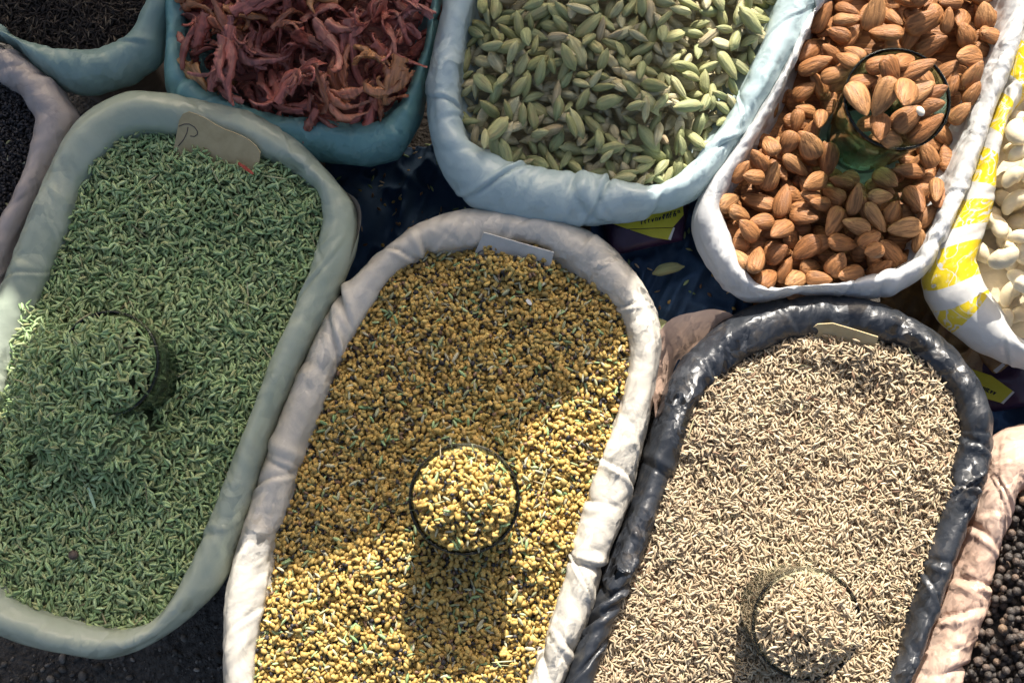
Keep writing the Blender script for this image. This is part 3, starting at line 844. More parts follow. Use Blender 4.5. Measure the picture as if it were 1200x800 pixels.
def core(c, zrim, b, col):
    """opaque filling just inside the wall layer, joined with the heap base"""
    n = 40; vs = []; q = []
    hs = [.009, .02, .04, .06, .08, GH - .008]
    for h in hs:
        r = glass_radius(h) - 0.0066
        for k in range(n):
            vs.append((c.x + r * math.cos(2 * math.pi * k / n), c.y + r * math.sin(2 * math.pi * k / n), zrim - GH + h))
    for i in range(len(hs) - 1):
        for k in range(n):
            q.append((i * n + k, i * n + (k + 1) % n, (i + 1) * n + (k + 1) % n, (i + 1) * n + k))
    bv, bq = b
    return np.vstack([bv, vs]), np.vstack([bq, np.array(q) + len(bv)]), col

# ================================================================== SEEDS IN SACKS
rng = np.random.default_rng(3)
# --- fennel
FK = [(0.9, (0, 1, 2), (2.95 * mm, 0.98 * mm, 0.85 * mm), 0.17, FEN_COL, 0.34), (0.12, (0, 3), (3.7 * mm, 1.2 * mm, 1.0 * mm), 0.12, FEN_COL, 0.34),
      (0.012, (0, 3), (6.5 * mm, 0.4 * mm, 0.4 * mm), 0.3, STK_COL, 0.1), (0.03, (0, 1), (1.7 * mm, 0.8 * mm, 0.7 * mm), 0.25, FEN_COL, 0.3)]
zr = fennel.zf + 0.048
def fen_mound(F, H):
    dx, dy = F.X - c_fen.x, F.Y - c_fen.y
    r = np.hypot(dx, dy); a = np.arctan2(dy, dx)
    w1 = smooth01((np.cos(a - R(218)) + 0.05) / 0.75)
    m = fennel.zf + (zr + 0.004 - fennel.zf) * w1 * smooth01(1 - (r - GR) / 0.058) * smooth01((1.02 - rho(fennel, F.X, F.Y, fennel.zf)) / 0.16)
    return ridge(F, np.maximum(H, m), fennel.zf, (212, 192), (288, 204), 0.0085, 17)
F = sack_field(fennel, 0.0007, 1.04, 0.011, 1, extra=fen_mound)
hole(F, c_fen, fennel.zf + .01, zr, 0.0012)
F.start()
it = settle(F, 22500, None, rng, FK)
bv, bq = field_base(F)
build_mass('fennel_seeds', it, SHAPES['fennel'], M['fennel'], 'green fennel seeds filling the grey green sack', 'fennel seeds', (bv, bq, (0.12, 0.15, 0.07)))
it, b = glass_fill(c_fen, zr, 2100, FK, SHAPES['fennel'], rng, 0.019, 900)
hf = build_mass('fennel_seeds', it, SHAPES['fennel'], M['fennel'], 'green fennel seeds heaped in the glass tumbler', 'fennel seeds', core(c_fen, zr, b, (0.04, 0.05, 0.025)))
tilt([g_fen, hf], c_fen, fennel.zf + 0.048, -1, -0.15, 7)
# --- fenugreek with stray fennel and black seeds
GS = SHAPES['fenu'] + SHAPES['fennel'] + SHAPES['bit']
GK = [(0.66, (0, 1, 2, 3, 4), (1.75 * mm, 1.42 * mm, 1.05 * mm), 0.17, FGK_COL, 0.0),
      (0.14, (9, 10, 11), (1.45 * mm, 1.1 * mm, 1.0 * mm), 0.2, BLK_COL, 0.0),
      (0.07, (5, 6, 7), (3.1 * mm, 0.95 * mm, 0.85 * mm), 0.15, PALE_COL, 0.3),
      (0.05, (5, 6, 8), (3.2 * mm, 1.0 * mm, 0.9 * mm), 0.15, FEN_COL, 0.3),
      (0.01, (5, 6), (6.0 * mm, 0.35 * mm, 0.35 * mm), 0.3, STK_COL, 0.1),
      (0.06, (9, 10, 11, 0), (1.6 * mm, 1.0 * mm, 0.9 * mm), 0.2, BRN_COL, 0.0)]
zr = fenu.zf + 0.062
F = sack_field(fenu, 0.0006, 1.04, 0.010, 2, extra=lambda F, H: ridge(F, H, fenu.zf, (560, 316), (632, 320), 0.007, 14))
hole(F, c_fgk, fenu.zf, zr, 0.001)
F.start()
it = settle(F, 27000, None, rng, GK)
bv, bq = field_base(F)
build_mass('fenugreek_seeds', it, GS, M['fenu'], 'yellow fenugreek mixed with black specks in the cream sack', 'fenugreek seeds', (bv, bq, (0.20, 0.14, 0.05)))
it, b = glass_fill(c_fgk, zr, 2300, GK, GS, rng, 0.017, 1500)
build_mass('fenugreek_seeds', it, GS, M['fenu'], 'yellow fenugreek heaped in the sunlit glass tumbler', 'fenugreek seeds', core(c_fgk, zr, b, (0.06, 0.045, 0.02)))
# --- cumin
CK = [(1.0, (0, 1, 2), (2.6 * mm, 0.72 * mm, 0.68 * mm), 0.15, CUM_COL, 0.20), (0.03, (0, 1), (2.8 * mm, 0.8 * mm, 0.8 * mm), 0.14, BRN_COL, 0.15), (0.012, (0, 2), (5.5 * mm, 0.35 * mm, 0.35 * mm), 0.3, STK_COL, 0.1), (0.05, (0, 1), (1.5 * mm, 0.65 * mm, 0.6 * mm), 0.25, CUM_COL, 0.15)]
zr = cumin.zf + 0.056
F = sack_field(cumin, 0.0006, 1.04, 0.013, 3, extra=lambda F, H: ridge(F, H, cumin.zf, (950, 412), (1012, 420), 0.0075, 14))
hole(F, c_cum, cumin.zf, zr, 0.001)
F.start()
it = settle(F, 33000, None, rng, CK)
bv, bq = field_base(F)
build_mass('cumin_seeds', it, SHAPES['cumin'], M['cumin'], 'pale brown cumin seeds filling the black sack', 'cumin seeds', (bv, bq, (0.36, 0.27, 0.17)))
it, b = glass_fill(c_cum, zr, 2900, CK, SHAPES['cumin'], rng, 0.0235, 1500, over=-0.0010)
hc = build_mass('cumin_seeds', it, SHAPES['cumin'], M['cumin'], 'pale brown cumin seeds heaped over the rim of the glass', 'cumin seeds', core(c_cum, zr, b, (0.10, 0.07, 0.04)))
tilt([g_cum, hc], c_cum, zr, 0.55, -0.85, 9)
# --- caraway and nigella
DK = [(0.88, (0, 1, 2), (2.7 * mm, 0.6 * mm, 0.55 * mm), 0.16, DRK_COL, 0.15), (0.12, (0, 1, 2), (3.0 * mm, 0.6 * mm, 0.55 * mm), 0.2, DRK2_COL, 0.15)]
F = sack_field(caraway, 0.0007, 1.04, 0.008, 4, crop=(-50, -60, 260, 110)); F.start()
it = settle(F, 9000, None, rng, DK)
bv, bq = field_base(F)
build_mass('caraway_seeds', it, SHAPES['cumin'], M['dark'], 'dark brown caraway seeds filling the sea green sack', 'caraway seeds', (bv, bq, (0.012, 0.01, 0.008)))
NK = [(0.97, (0, 1, 2), (1.45 * mm, 0.85 * mm, 0.8 * mm), 0.15, BLK_COL, 0.0), (0.01, (0, 1, 2), (2.4 * mm, 0.9 * mm, 0.8 * mm), 0.2, PALE_COL, 0.0)]
F = sack_field(nigella, 0.0007, 1.04, 0.006, 5, crop=(-60, 60, 120, 340)); F.start()
it = settle(F, 6500, None, rng, NK)
bv, bq = field_base(F)
build_mass('nigella_seeds', it, SHAPES['bit'], M['dark'], 'fine black nigella seeds in the dull pink sack', 'nigella seeds', (bv, bq, (0.012, 0.012, 0.013)))

# ================================================================== NUTS, PODS AND BLADES AS SINGLE THINGS
def place(o, p, roll=0.0, sc=(1, 1, 1)):
    x, y, z, yaw, pit = p
    m = Matrix.Rotation(yaw, 4, 'Z') @ Matrix.Rotation(-pit, 4, 'Y') @ Matrix.Rotation(roll, 4, 'X')
    o.location = (x, y, z); o.rotation_euler = m.to_euler(); o.scale = sc
def ell_mesh(name, fn, nu, nv, mat):
    """fn(t in 0..1 along, phi) -> point; closed at both ends"""
    vs = [fn(0, 0)]
    for i in range(1, nu):
        for k in range(nv): vs.append(fn(i / nu, 2 * math.pi * k / nv))
    vs.append(fn(1, 0))
    q, t = [], []
    for k in range(nv):
        t.append((0, 1 + (k + 1) % nv, 1 + k))
        l = 1 + (nu - 2) * nv
        t.append((len(vs) - 1, l + k, l + (k + 1) % nv))
    for i in range(nu - 2):
        for k in range(nv):
            a, b = 1 + i * nv + k, 1 + i * nv + (k + 1) % nv
            q.append((a, b, b + nv, a + nv))
    return mesh_np(name, np.array(vs), [np.array(q), np.array(t)], mat, link=False)
def almond_shape(sd):
    r = random.Random(sd)
    L, Wd, Tk = 11.3, r.uniform(6.0, 7.0), r.uniform(3.3, 4.0)
    ph = [r.uniform(0, 6.28) for _ in range(6)]
    asym = r.uniform(-.5, .5)
    def fn(t, phi):
        x = -math.cos(math.pi * t)
        e = max(0.0, 1 - x * x) ** 0.5
        w_ = e ** 0.92 * (1 - 0.36 * x - 0.05 * x * x)      # blunt at -x, pointed at +x
        if x > 0.75: w_ *= 1 - (x - .75) * 0.9
        y = math.cos(phi) * w_ * Wd + asym * x * x
        z = math.sin(phi) * w_ * Tk
        wr = 1 + 0.028 * math.sin(7 * phi + ph[0] + x * 1.2) * e + 0.02 * math.sin(11 * phi + ph[1] - 2 * x) * e + 0.03 * math.sin(3.1 * x + ph[2] + 2 * phi)
        return (x * L * mm, y * wr * mm, z * wr * mm)
    return ell_mesh('almond', fn, 18, 26, M['almond'])
ALM = [almond_shape(i) for i in range(7)]
def cardamom_shape(sd):
    r = random.Random(sd * 7 + 1)
    L, Wd, Tk = 9.3, r.uniform(3.5, 4.2), r.uniform(3.1, 3.7)
    ph = [r.uniform(0, 6.28) for _ in range(4)]; cv = r.uniform(-.9, .9)
    def fn(t, phi):
        x = -math.cos(math.pi * t)
        e = max(0.0, 1 - abs(x) ** 2.5) ** 0.6
        w_ = e * (1 - 0.14 * x)
        tri = 1 + 0.08 * math.cos(3 * phi + ph[0])
        wr = tri * (1 + 0.045 * math.cos(9 * phi + ph[1] + 0.5 * x) + 0.02 * math.sin(4 * x + ph[2]))
        tip = 1.0
        y = math.cos(phi) * w_ * Wd * wr + cv * x * x
        z = math.sin(phi) * w_ * Tk * wr
        xx = x * L * (1.12 if abs(x) > 0.97 else 1)
        return (xx * mm, y * mm, z * mm)
    return ell_mesh('cardamom_pod', fn, 16, 27, M['cardamom'])
CAR = [cardamom_shape(i) for i in range(7)]
def cashew_shape(sd):
    r = random.Random(sd * 5 + 2)
    ph = [r.uniform(0, 6.28) for _ in range(4)]; bendR = r.uniform(8.0, 10.5); span = r.uniform(1.05, 1.3)
    def fn(t, phi):
        x = -math.cos(math.pi * t)
        e = max(0.0, 1 - abs(x) ** 2.6) ** 0.5
        rad = e * (6.0 + 1.0 * x) * (1 + 0.03 * math.sin(3 * x + ph[0]) + 0.03 * math.cos(2 * phi + ph[1]))
        groove = 1 - 0.10 * math.exp(-((phi - math.pi) / 0.25) ** 2)
        a = x * span
        rr = bendR + math.cos(phi) * rad * groove
        return (rr * math.sin(a) * mm, (rr * math.cos(a) - bendR * .8) * mm, math.sin(phi) * rad * 0.9 * mm)
    return ell_mesh('cashew_nut', fn, 22, 24, M['cashew'])
CAS = [cashew_shape(i) for i in range(5)]
def pepper_shape(sd):
    r = np.random.default_rng(sd + 40)
    k = r.normal(size=(9, 3)); k /= np.linalg.norm(k, axis=1)[:, None]; ph = r.random(9) * 6
    def fn(t, phi):
        th = math.pi * t
        d = np.array([-math.cos(th), math.sin(th) * math.cos(phi), math.sin(th) * math.sin(phi)])
        w_ = sum(abs(math.sin(4.2 * float(k[i] @ d) + ph[i])) for i in range(9)) / 9
        rr = 2.75 * (0.86 + 0.26 * w_)
        return tuple(d * rr * mm)
    return ell_mesh('peppercorn', fn, 12, 18, M['pepper'])
PEP = [pepper_shape(i) for i in range(5)]

COUNT = {}
def spawn(name, me, p, roll, sc, label, cat, group):
    o = add(name, me); place(o, p, roll, sc)
    return tag(o, label, cat, group)
def merge_stuff(name, recs, label, cat, mat, base=None):
    """layer hidden under the single things, joined into one mesh"""
    bm = bmesh.new()
    for me, p, roll, sc in recs:
        x, y, z, yaw, pit = p
        m = Matrix.Translation((x, y, z)) @ Matrix.Rotation(yaw, 4, 'Z') @ Matrix.Rotation(-pit, 4, 'Y') @ Matrix.Rotation(roll, 4, 'X') @ Matrix.Diagonal((*sc, 1))
        n0 = len(bm.verts); bm.from_mesh(me); bm.verts.ensure_lookup_table()
        for v in bm.verts[n0:]: v.co = m @ v.co
    if base:
        vs = [bm.verts.new(tuple(v)) for v in base[0]]
        for q in base[1]: bm.faces.new([vs[i] for i in q])
    o = add(name, bm_mesh(name, bm, mat))
    return tag(o, label, cat, None, 'stuff')

# --- almonds -----------------------------------------------------------------
AL4 = [(140,105,60,190,95),(260,125,-5,125,65),(225,195,-25,130,90),(290,30,-35,150,70),(400,100,75,210,130),(85,260,45,170,100),(185,290,-35,110,60),(290,315,-45,130,90),(100,360,15,200,90),(195,425,5,165,95),(60,470,30,110,90),(190,515,10,110,60),(70,570,-5,150,80),(15,640,80,110,80),(120,650,75,140,80),(65,745,-50,150,130),(460,200,-5,190,100),(525,95,-60,140,80),(620,45,30,150,100),(655,140,25,215,120),(790,120,85,130,80),(725,225,25,190,110),(890,85,65,170,110),(895,180,-65,140,110),(1005,70,-80,150,115),(1015,195,0,130,95),(900,310,15,235,130),(920,410,60,180,115),(920,500,60,120,70),(865,590,45,150,100),(815,680,-35,140,90),(825,440,70,130,70),(815,15,10,150,80),(240,370,-40,110,60)]
AL5 = [(320,60,-75,130,85),(410,40,60,110,90),(505,60,-60,150,120),(610,105,85,175,90),(450,135,-35,160,75),(260,135,-50,130,90),(335,185,70,155,85),(180,185,50,100,70),(235,215,5,120,60),(285,290,-20,180,100),(130,315,35,150,95),(390,300,75,180,90),(525,230,30,180,90),(670,205,-10,110,75),(765,160,40,125,100),(880,190,-50,150,115),(990,150,0,180,80),(1075,85,-60,140,90),(630,275,-45,115,95),(705,320,80,160,70),(550,330,0,130,65),(835,295,10,170,75),(910,350,60,130,90),(1005,300,-75,180,90),(1095,265,75,165,75),(180,375,-15,110,75),(285,405,5,120,80),(485,380,-20,150,80),(620,415,60,170,110),(810,395,-45,190,85),(715,435,-15,150,80),(370,450,35,170,90),(215,455,-40,140,85),(950,435,10,180,90),(495,525,35,160,115),(655,515,0,190,90),(770,505,30,120,80),(900,535,-40,170,110),(780,565,20,110,75),(355,550,30,125,90),(180,580,-50,100,80),(250,595,70,180,80),(315,665,45,150,90),(405,620,65,140,70),(445,670,30,105,80),(530,605,10,110,90),(630,610,60,125,95),(555,670,-10,120,70),(695,655,15,170,80),(845,620,30,140,75)]
arng = np.random.default_rng(17)
F = sack_field(almond, 0.0009, 1.04, 0.006, 6)
zr_a = almond.zf + 0.068
F.H -= 0.0165
da_ = np.hypot(F.X - c_alm.x, F.Y - c_alm.y)
F.H -= 0.013 * smooth01(1 - (da_ - GR) / 0.022) * smooth01(((c_alm.x - F.X) * .68 + (c_alm.y - F.Y) * .73) / 0.03 + .3)
hole(F, c_alm, almond.zf, zr_a, 0.0055)
F.start()
low, recs = [], []
def adims(me, s_):
    return 11.3 * mm * s_, 6.6 * mm * s_, 4.3 * mm * s_
for i in range(215):
    s_ = float(np.clip(arng.normal(0.97, 0.07), .8, 1.15))
    x, y = F.pick(arng, 4)
    a, b, c = adims(None, s_)
    p = F.drop(x, y, arng.random() * 6.28, a, b, c, 0.3, 0.6)
    (low if i < 150 else recs).append([ALM[arng.integers(0, 7)], p, float(arng.normal(0, .25)), (s_, s_, s_), (a, b, c)])
for lst, sc_, ox, oy in ((AL4, 4.444, 930, 0), (AL5, 4.0, 820, 160)):
    for (zx, zy, ang, ln, wd) in lst:
        px, py = ox + zx / sc_, oy + zy / sc_
        q = V(px, py, almond.zf + 0.008)
        if math.hypot(q.x - c_alm.x, q.y - c_alm.y) < glass_radius(0.035) + 0.0075: continue
        lm = ln / sc_ / 1.70 / 2 * mm; wm = wd / sc_ / 1.70 / 2 * mm
        sx = min(1.22, max(.85, lm / (11.3 * mm))); sy = min(1.2, max(.8, wm / (6.6 * mm)))
        a, b, c = 11.3 * mm * sx, 6.6 * mm * sy, 4.3 * mm
        yaw = R(ang) + (math.pi if arng.random() < .5 else 0)
        p = F.drop(q.x, q.y, yaw, a, b, c, 0.35, 0.55)
        recs.append([ALM[arng.integers(0, 7)], p, float(arng.normal(0, .22)), (sx, sy, 1.0), (a, b, c)])
merge_stuff('almonds_below', [r[:4] for r in low], 'deeper almonds glimpsed in the gaps between the top ones', 'almonds', M['almond'], field_base(F, 0.002, 4))
n_al = 0
for me, p, roll, sc_, d in recs:
    if F.seen(p, *d) < 0.08: continue
    px, py = proj(p[0], p[1], p[2])
    gx_, gy_ = proj(c_alm.x, c_alm.y, almond.zf)
    if 955 < px < 1080 and 195 < py < 300: lab, grp = 'almond lying in the shadow cast by the almond glass', 'almonds in the shadow of the glass'
    elif py < 75: lab, grp = 'sunlit almond in the far part of the sack, behind the glass', 'almonds behind the glass'
    elif py > 280: lab, grp = 'almond beside the near rolled rim of the white sack', 'almonds along the near rim'
    elif px < 1000: lab, grp = 'sunlit almond in the sack on the cardamom side of the glass', 'almonds on the cardamom side'
    else: lab, grp = 'sunlit almond in the sack on the cashew side of the glass', 'almonds on the cashew side'
    spawn('almond', me, p, roll, sc_, lab, 'almond', grp); n_al += 1
# almonds in the tumbler, settled from the foot up
F = Field(c_alm.x - .05, c_alm.x + .05, c_alm.y - .05, c_alm.y + .05, 0.0009)
rr = np.hypot(F.X - c_alm.x, F.Y - c_alm.y)
F.H = np.where(rr < GR, zr_a - GH + 0.008, zr_a - 0.03); F.mask = rr < GR - 0.006
F.start()
ga = []
k = 0
while np.median(F.H[F.mask]) < zr_a - 0.004 and k < 170:
    hgt = F.H[F.mask].mean() - (zr_a - GH)
    F.cand = np.argwhere(rr < max(0.010, glass_radius(min(hgt, GH)) - 0.0085))
    s_ = float(np.clip(arng.normal(0.93, 0.05), .8, 1.05))
    x, y = F.pick(arng, 4)
    a, b, c = adims(None, s_)
    t = math.atan2(y - c_alm.y, x - c_alm.x)
    p = F.drop(x, y, t + math.pi / 2 + float(arng.normal(0, .35)), a, b, c, 0.3, 0.5)
    ga.append([ALM[arng.integers(0, 7)], p, float(arng.normal(0, .25)), (s_, s_, s_), (a, b, c)]); k += 1
AG = [(350,395,15,130,90),(440,310,15,150,75),(735,395,-60,120,80),(530,740,0,150,90),(760,480,25,150,80),(730,565,5,120,85),(435,690,80,170,110),(570,300,30,180,85),(635,360,20,220,95),(650,480,25,190,120),(465,395,-65,165,125),(310,515,-75,210,125),(600,630,35,170,110),(720,680,35,210,110),(430,540,65,215,130),(530,555,70,220,125)]
for (zx, zy, ang, ln, wd) in AG:
    q = V(1052 + (930 + zx / 4.444 - 1052) * .86, 115 + (zy / 4.444 - 115) * .86, zr_a + 0.006)
    sx = min(1.25, max(.92, 1.12 * ln / 4.444 / 1.82 / 22.6)); sy = min(1.22, max(.92, 1.1 * wd / 4.444 / 1.82 / 13.2))
    a, b, c = 11.3 * mm * sx, 6.6 * mm * sy, 4.3 * mm
    p = F.drop(q.x, q.y, R(ang) + (math.pi if ang > 50 else 0), a, b, c, 0.35, 0.6)
    ga.append([ALM[arng.integers(0, 7)], p, float(arng.normal(0, .2)), (sx, sy, 1), (a, b, c)])
for i, (me, p, roll, sc_, d) in enumerate(ga):
    top = F.seen(p, *d) > 0.1
    if not top and math.hypot(p[0] - c_alm.x, p[1] - c_alm.y) < glass_radius(max(0.0, p[2] - zr_a + GH)) - 0.017: continue
    if not top and p[2] < zr_a - 0.040: continue
    o = spawn('almond', me, p, roll, sc_, 'almond heaped at the top of the almond glass' if top else 'almond deep in the almond glass, seen through its side', 'almond', 'almonds heaped in the glass' if top else 'almonds deep in the glass')
    if i == len(ga) - 4:
        o['label'] = 'chipped almond in the glass with a white patch at its end'; del o['group']
        bm = bmesh.new(); bmesh.ops.create_uvsphere(bm, u_segments=12, v_segments=8, radius=1)
        for v in bm.verts: v.co = Vector((v.co.x * 2.6, v.co.y * 3.2, v.co.z * 1.8)) * mm
        ch = add('exposed_kernel', bm_mesh('exposed_kernel', bm, M['kernel']), o); ch.location = (8.6 * mm, -1.5 * mm, 1.6 * mm); ch['label'] = 'white kernel showing at the chipped end'

# --- cardamom -----------------------------------------------------------------
crng = np.random.default_rng(23)
F = sack_field(card, 0.0008, 1.0, 0.008, 7, crop=(480, -70, 990, 260))
F.H -= 0.017
F.start()
low, recs = [], []
for i in range(880):
    s_ = float(np.clip(crng.normal(0.90, 0.16), .6, 1.3))
    g_ = float(np.clip(crng.normal(1.0, 0.10), .8, 1.2))
    a, b, c = 9.3 * mm * s_, 3.7 * mm * s_ * g_, 3.1 * mm * s_ * g_
    x, y = F.pick(crng, 4)
    p = F.drop(x, y, crng.random() * 6.28, a, b, c, 0.3, 0.6)
    recs.append([CAR[crng.integers(0, 7)], p, float(crng.random() * 6.28), (s_, s_ * g_, s_ * g_), (a, b, c)])
# a few pods on the near rim
vis = []
for r in recs:
    px, py = proj(r[1][0], r[1][1], r[1][2])
    sv = F.seen(r[1], *r[4])
    inf = -15 < py < 280
    vis.append((sv if inf else sv * 0.2, r, px, py))
vis.sort(key=lambda t: -t[0])
low = [t[1] for t in vis[295:] if t[0] > 0]
for sv, r, px, py in vis[:295]:
    edge = px + (py - 100) * 0.2 > 795
    if edge: lab, grp = 'pale cardamom pod lying in the sun beside the almond sack', 'sunlit cardamom pods'
    elif py > 150: lab, grp = 'green cardamom pod in shade by the near rim of its sack', 'shaded cardamom pods by the near rim'
    elif px < 640: lab, grp = 'green cardamom pod in shade on the mace side of its sack', 'shaded cardamom pods on the mace side'
    else: lab, grp = 'green cardamom pod in shade in the middle of its sack', 'shaded cardamom pods in the middle'
    spawn('cardamom_pod', r[0], r[1], r[2], r[3], lab, 'cardamom pod', grp)
merge_stuff('cardamom_below', [r[:4] for r in low], 'deeper cardamom pods glimpsed between the top ones', 'cardamom pods', M['cardamom'], field_base(F, 0.007, 4))

# --- cashews -------------------------------------------------------------------
krng = np.random.default_rng(29)
F = sack_field(cashew, 0.001, 0.93, 0.006, 8, crop=(1060, 20, 1330, 440)); F.H -= 0.016; F.start()
low, recs = [], []
for i in range(150):
    x, y = F.pick(krng, 4); s_ = float(krng.normal(.95, .06))
    p = F.drop(x, y, krng.random() * 6.28, 11 * mm * s_, 8 * mm * s_, 5 * mm * s_, .3, .6)
    (low if i < 95 else recs).append([CAS[krng.integers(0, 5)], p, float(krng.normal(0, .25)), (s_,) * 3, (11 * mm * s_, 8 * mm * s_, 5 * mm * s_)])
for (zx, zy, ang, s_) in [(225,215,20,1.0),(245,260,60,1.0),(225,345,30,1.0),(240,440,80,1.0),(218,505,35,.9),(175,405,-70,1.0),(210,585,-60,1.1),(215,690,80,1.1),(190,478,-10,.85),(195,290,40,.95),(210,160,75,1.25),(145,525,-160,1.15),(248,130,70,1.0),(262,620,60,1.0),(262,380,20,1.0),(270,520,10,1.0)]:
    q = V(1100 + zx / 2.5, 100 + zy / 2.5, cashew.zf + .01)
    p = F.drop(q.x, q.y, R(ang), 11 * mm * s_, 8 * mm * s_, 5 * mm * s_, .3, .5)
    recs.append([CAS[krng.integers(0, 5)], p, float(krng.normal(0, .3)), (s_,) * 3, (11 * mm * s_, 8 * mm * s_, 5 * mm * s_)])
for me, p, roll, sc_, d in recs:
    if F.seen(p, *d) < 0.1: continue
    px, py = proj(p[0], p[1], p[2])
    if py < 215: lab, grp = 'cream cashew nut beside the yellow printed rim', 'cashews by the yellow print'
    else: lab, grp = 'cream cashew nut near the plain corner of its sack', 'cashews by the plain rim'
    spawn('cashew_nut', me, p, roll, sc_, lab, 'cashew', grp)
merge_stuff('cashews_below', [r[:4] for r in low], 'deeper cashews glimpsed between the top ones', 'cashews', M['cashew'], field_base(F, 0.002, 4))

# --- peppercorns ---------------------------------------------------------------
prng = np.random.default_rng(31)
F = sack_field(pepper, 0.0008, 1.0, 0.008, 9, crop=(1090, 540, 1260, 840)); F.H -= 0.008; F.start()
low, recs = [], []
for i in range(820):
    s_ = float(np.clip(prng.normal(1.0, .11), .75, 1.3)); r3 = 2.75 * mm * s_
    x, y = F.pick(prng, 4)
    p = F.drop(x, y, 0, r3, r3, r3, .25, .3)
    recs.append([PEP[prng.integers(0, 5)], (p[0], p[1], p[2], prng.random() * 6.28, prng.random() * 1.2), float(prng.random() * 6.28), (s_,) * 3, (r3, r3, r3), p])
vis = []
for r in recs:
    px, py = proj(r[1][0], r[1][1], r[1][2]); sv = F.seen(r[5], *r[4])
    vis.append((sv if (px < 1212 and py < 812) else sv * .2, r, py))
vis.sort(key=lambda t: -t[0])
for sv, r, py in vis[:290]:
    if sv < .08: continue
    if py < 680: lab, grp = 'wrinkled black peppercorn in the narrow far end of its heap', 'peppercorns in the far end'
    else: lab, grp = 'wrinkled black peppercorn in the wide near end of its heap', 'peppercorns in the near end'
    spawn('peppercorn', r[0], r[1], r[2], r[3], lab, 'peppercorn', grp)
merge_stuff('peppercorns_below', [r[:4] for v, r, py in vis[290:] if v > 0] or [recs[0][:4]], 'deeper peppercorns glimpsed between the top ones', 'peppercorns', M['pepper'], field_base(F, 0.002, 4))

# --- mace blades ----------------------------------------------------------------
def mace_shape(sd):
    """a lacy aril: ribbons that share a base, wander, fork and curl over"""
    r = random.Random(sd * 13 + 5)
    vs, q = [], []
    M_ = 7          # verts across a flattened ribbon
    m = M_ * 2 - 2
    def ribbon(p, hd, el, ln, w0, w1, curl, ecurl, tw, twr, npt):
        base = len(vs); mid = None; wob = r.uniform(0, 6)
        for i in range(npt):
            f = i / (npt - 1)
            d = Vector((math.cos(hd) * math.cos(el), math.sin(hd) * math.cos(el), math.sin(el)))
            side = Vector((-math.sin(hd), math.cos(hd), 0)); up = side.cross(d) * -1
            side2 = side * math.cos(tw) + up * math.sin(tw); up2 = up * math.cos(tw) - side * math.sin(tw)
            wv = (w0 + (w1 - w0) * f ** .7) * .5 * (1 + .22 * math.sin(f * 11 + wob))
            wv *= r.uniform(.82, 1.18)
            if f > .95: wv *= .7
            for k_ in range(m):
                if k_ < M_: u, sgn = -1 + 2 * k_ / (M_ - 1), 1
                else: u, sgn = 1 - 2 * (k_ - M_ + 1) / (M_ - 1), -1
                cup = -0.55 * wv * (u * u) + .10 * wv * math.sin(u * 5 + f * 6 + wob)
                vs.append(p + side2 * (u * wv) + up2 * (cup + sgn * .42 * (1 - u * u * .7)))
            if i == int(npt * .45): mid = (p.copy(), hd, el)
            p = p + d * (ln / npt)
            hd += curl * (.3 + 1.2 * f) + r.uniform(-.13, .13)
            el = max(-1.3, min(1.1, el + ecurl * (.2 + f) + r.uniform(-.12, .12))); tw += twr + r.uniform(-.14, .14)
        for i in range(npt - 1):
            for k_ in range(m):
                q.append((base + i * m + k_, base + i * m + (k_ + 1) % m, base + (i + 1) * m + (k_ + 1) % m, base + (i + 1) * m + k_))
        return mid
    # the broad cupped base
    ribbon(Vector((-17, 0, 0)), r.uniform(-.2, .2), .2, 14, r.uniform(5, 8), r.uniform(8, 11), 0, -.05, 0, 0, 12)
    narm = r.randint(3, 4)
    for a_ in range(narm):
        u = (a_ - (narm - 1) / 2) / narm * 2
        mid = ribbon(Vector((-9 + r.uniform(-3, 2), u * 4.0, r.uniform(-.6, .6))), u * r.uniform(.05, .45), r.uniform(-.1, .5), r.uniform(24, 42),
                     r.uniform(5.5, 9.0), r.uniform(3.0, 5.2), r.uniform(-.17, .17), r.uniform(-.30, .05), r.uniform(-.5, .5), r.uniform(-.10, .10), 24)
        if r.random() < .5:
            p, hd, el = mid
            ribbon(p, hd + r.choice((-.5, .5)), el, r.uniform(10, 18), 3.2, 1.8, r.uniform(-.3, .3), r.uniform(-.2, .1), r.uniform(-.4, .4), 0, 16)
    v = np.array([tuple(x * mm) for x in vs])
    v -= (v.max(0) + v.min(0)) / 2
    return mesh_np('mace_blade', v, np.array(q), M['mace'], link=False)
MAC = [mace_shape(i) for i in range(12)]
mrng = np.random.default_rng(37)
F = sack_field(mace, 0.0012, 0.98, 0.010, 10, crop=(180, -80, 560, 200)); F.H -= 0.024; F.start()
bv, bq = field_base(F, 0.004, 4)
low, recs = [], []
for i in range(135):
    s_ = float(np.clip(mrng.normal(1.2, .18), .8, 1.6))
    x, y = F.pick(mrng, 4)
    p = F.drop(x, y, mrng.random() * 6.28, 16 * mm * s_, 8 * mm * s_, 4.5 * mm * s_, .55, .6)
    rec = [MAC[mrng.integers(0, 12)], (p[0], p[1], p[2], p[3], p[4] + float(mrng.normal(0, .18))), float(mrng.normal(0, .9)), (s_,) * 3, (16 * mm * s_, 8 * mm * s_, 4.5 * mm * s_), p]
    (low if i < 40 else recs).append(rec)
for r in recs:
    if F.seen(r[5], *r[4]) < .06: continue
    px, py = proj(r[1][0], r[1][1], r[1][2])
    if py > 75: lab, grp = 'curled dark red mace blade by the near teal rim', 'mace blades by the near rim'
    elif px < 365: lab, grp = 'curled red mace blade on the caraway side of the teal sack', 'mace blades on the caraway side'
    else: lab, grp = 'curled red mace blade on the cardamom side of the teal sack', 'mace blades on the cardamom side'
    spawn('mace_blade', r[0], r[1], r[2], r[3], lab, 'mace', grp)
